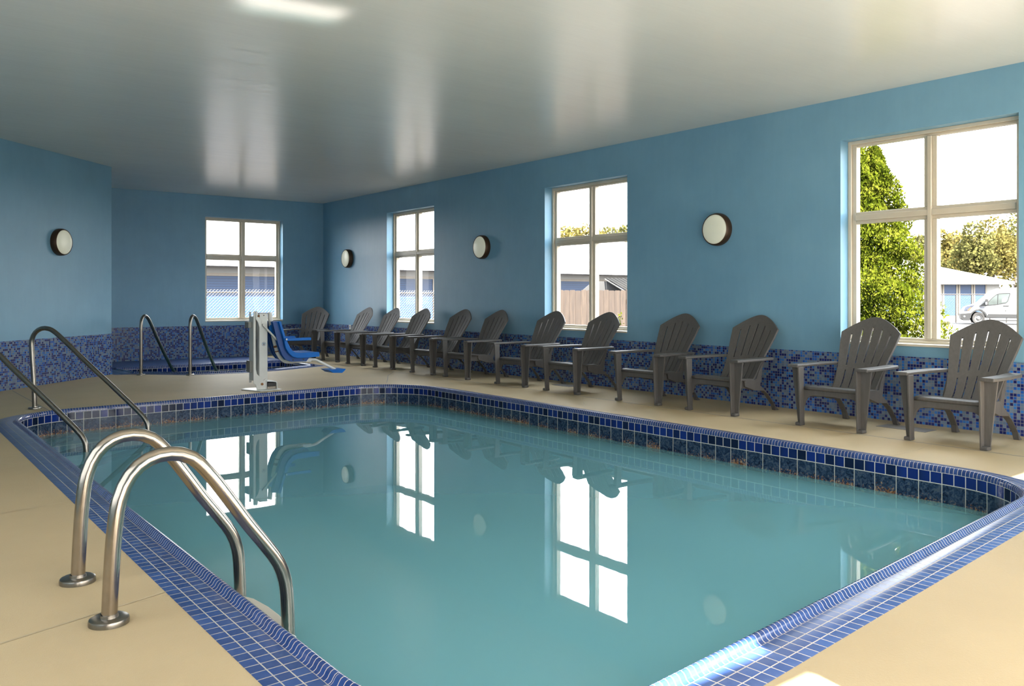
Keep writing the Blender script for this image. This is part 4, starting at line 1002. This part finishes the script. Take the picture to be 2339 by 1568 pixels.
tc = bpy.data.curves.new('fleet_number', 'FONT'); tc.body = '4/18'; tc.size = 0.11; tc.extrude = 0.002
tob = bpy.data.objects.new('fleet_number', tc); COL.objects.link(tob); tob.parent = van; tob.location = (1.06, -0.012, 0.94); tob.rotation_euler = (pi/2, 0, 0); tc.materials.append(simple('navy_lettering', (0.008, 0.012, 0.06), 0.5, var=0.05)); to_mesh(tob)
bm = B(); box(bm, 1.9, 2.3, -0.006, 0.02, 0.32, 0.335); box(bm, 2.34, 2.45, -0.006, 0.02, 0.32, 0.335); obj('sill_lettering', bm, M_badge, van)
M_tyre = simple('tyre_rubber', (0.012, 0.011, 0.011), 0.8, var=0.1); M_rim = simple('steel_wheel', (0.10, 0.10, 0.10), 0.4, 0.5, var=0.1)
for x in (WC, 4.55):
    for y, sgn in ((0.0, -1), (1.95, 1)):
        Mx = axisM((x, y-sgn*0.10, 0.35), 0, sgn)
        bm = B(); lathe(bm, [(0.20, -0.10), (0.33, -0.10), (0.35, -0.06), (0.35, 0.06), (0.33, 0.10), (0.22, 0.105), (0.20, 0.09)], Mx, 36); wh = obj('wheel', bm, M_tyre, van, smooth=True, auto=40)
        bm = B(); lathe(bm, [(0, 0.085), (0.06, 0.095), (0.08, 0.07), (0.15, 0.05), (0.17, 0.09), (0.205, 0.10), (0.21, 0.05)], Mx, 36); obj('wheel_rim', bm, M_rim, wh, smooth=True, auto=40)

van.scale = (0.92, 1, 1)
# ------------------------------------------------------------------ light
wd = bpy.data.worlds.new('sky'); SC.world = wd; wd.use_nodes = True
nt = wd.node_tree; nt.nodes.clear(); g = N(nt)
o = g.n('ShaderNodeOutputWorld'); b = g.n('ShaderNodeBackground')
tc = g.coord('Generated'); sp_ = g.n('ShaderNodeSeparateXYZ'); g.l(tc, sp_.inputs[0])
g.l(g.ramp(sp_.outputs[2], [(0.0, (1.0, 0.975, 0.94)), (0.25, (0.96, 0.975, 1.0)), (0.9, (0.80, 0.90, 1.0))]), b.inputs[0]); b.inputs[1].default_value = 10.0
g.l(b.outputs[0], o.inputs[0])
sl = bpy.data.lights.new('sun', 'SUN'); sl.energy = 66.0; sl.angle = radians(0.8); sl.color = (1.0, 0.93, 0.82)
so = bpy.data.objects.new('sun', sl); COL.objects.link(so)
so.rotation_euler = Vector((0.175, 1.03, -1.0)).to_track_quat('-Z', 'Y').to_euler()
# added fill lamps out of view, brightening the whole interior
def soft(name, loc, dirv, sx, sy, e, col):
    l = bpy.data.lights.new(name, 'AREA'); l.shape = 'RECTANGLE'; l.size = sx; l.size_y = sy; l.energy = e; l.color = col
    q = bpy.data.objects.new(name, l); COL.objects.link(q); q.location = loc; q.rotation_euler = Vector(dirv).to_track_quat('-Z', 'Y').to_euler()
soft('fill_near', (-3.86, -0.20, 1.5), (0.05, 1, 0.1), 2.4, 1.9, 40, (1.0, 0.94, 0.86))
soft('fill_upward', (-4.2, 0.35, 0.3), (0.0, 0.9, 1), 7.0, 0.9, 125, (1.0, 0.91, 0.79))
soft('fill_side', (-9.05, 4.0, 1.6), (1, 0.25, 0.0), 6.0, 2.2, 95, (0.96, 0.98, 1.0))
# added lamp at the water, imitating sun reflected onto the ceiling
al = bpy.data.lights.new('glint_lamp', 'AREA'); al.shape = 'RECTANGLE'; al.size = 0.66; al.size_y = 0.24; al.energy = 0.75; al.spread = radians(3); al.color = (1.0, 0.95, 0.9)
ao = bpy.data.objects.new('glint_lamp', al); COL.objects.link(ao); ao.location = (-5.76, 1.95, -0.19)
ao.rotation_euler = Vector((0.175, 1.03, 1.0)).to_track_quat('-Z', 'Y').to_euler()

# ------------------------------------------------------------------ camera
cd = bpy.data.cameras.new('camera'); cam = bpy.data.objects.new('camera', cd); COL.objects.link(cam)
cd.sensor_width = 36.0; cd.lens = F/W*36.0; cd.shift_y = -(HH/2-V0)/W; cd.shift_x = 0.0; cd.clip_start = 0.02; cd.clip_end = 500
cam.location = (-CD, 0, CH); cam.rotation_euler = (pi/2, 0, -PH)
SC.camera = cam
SC.view_settings.view_transform = 'Standard'; SC.view_settings.look = 'None'; SC.view_settings.exposure = 0.36; SC.view_settings.gamma = 1.0
cy = SC.cycles
cy.use_denoising = True; cy.max_bounces = 8; cy.diffuse_bounces = 5; cy.glossy_bounces = 4; cy.transparent_max_bounces = 12; cy.transmission_bounces = 4
cy.sample_clamp_indirect = 6.0; cy.caustics_reflective = False; cy.caustics_refractive = False
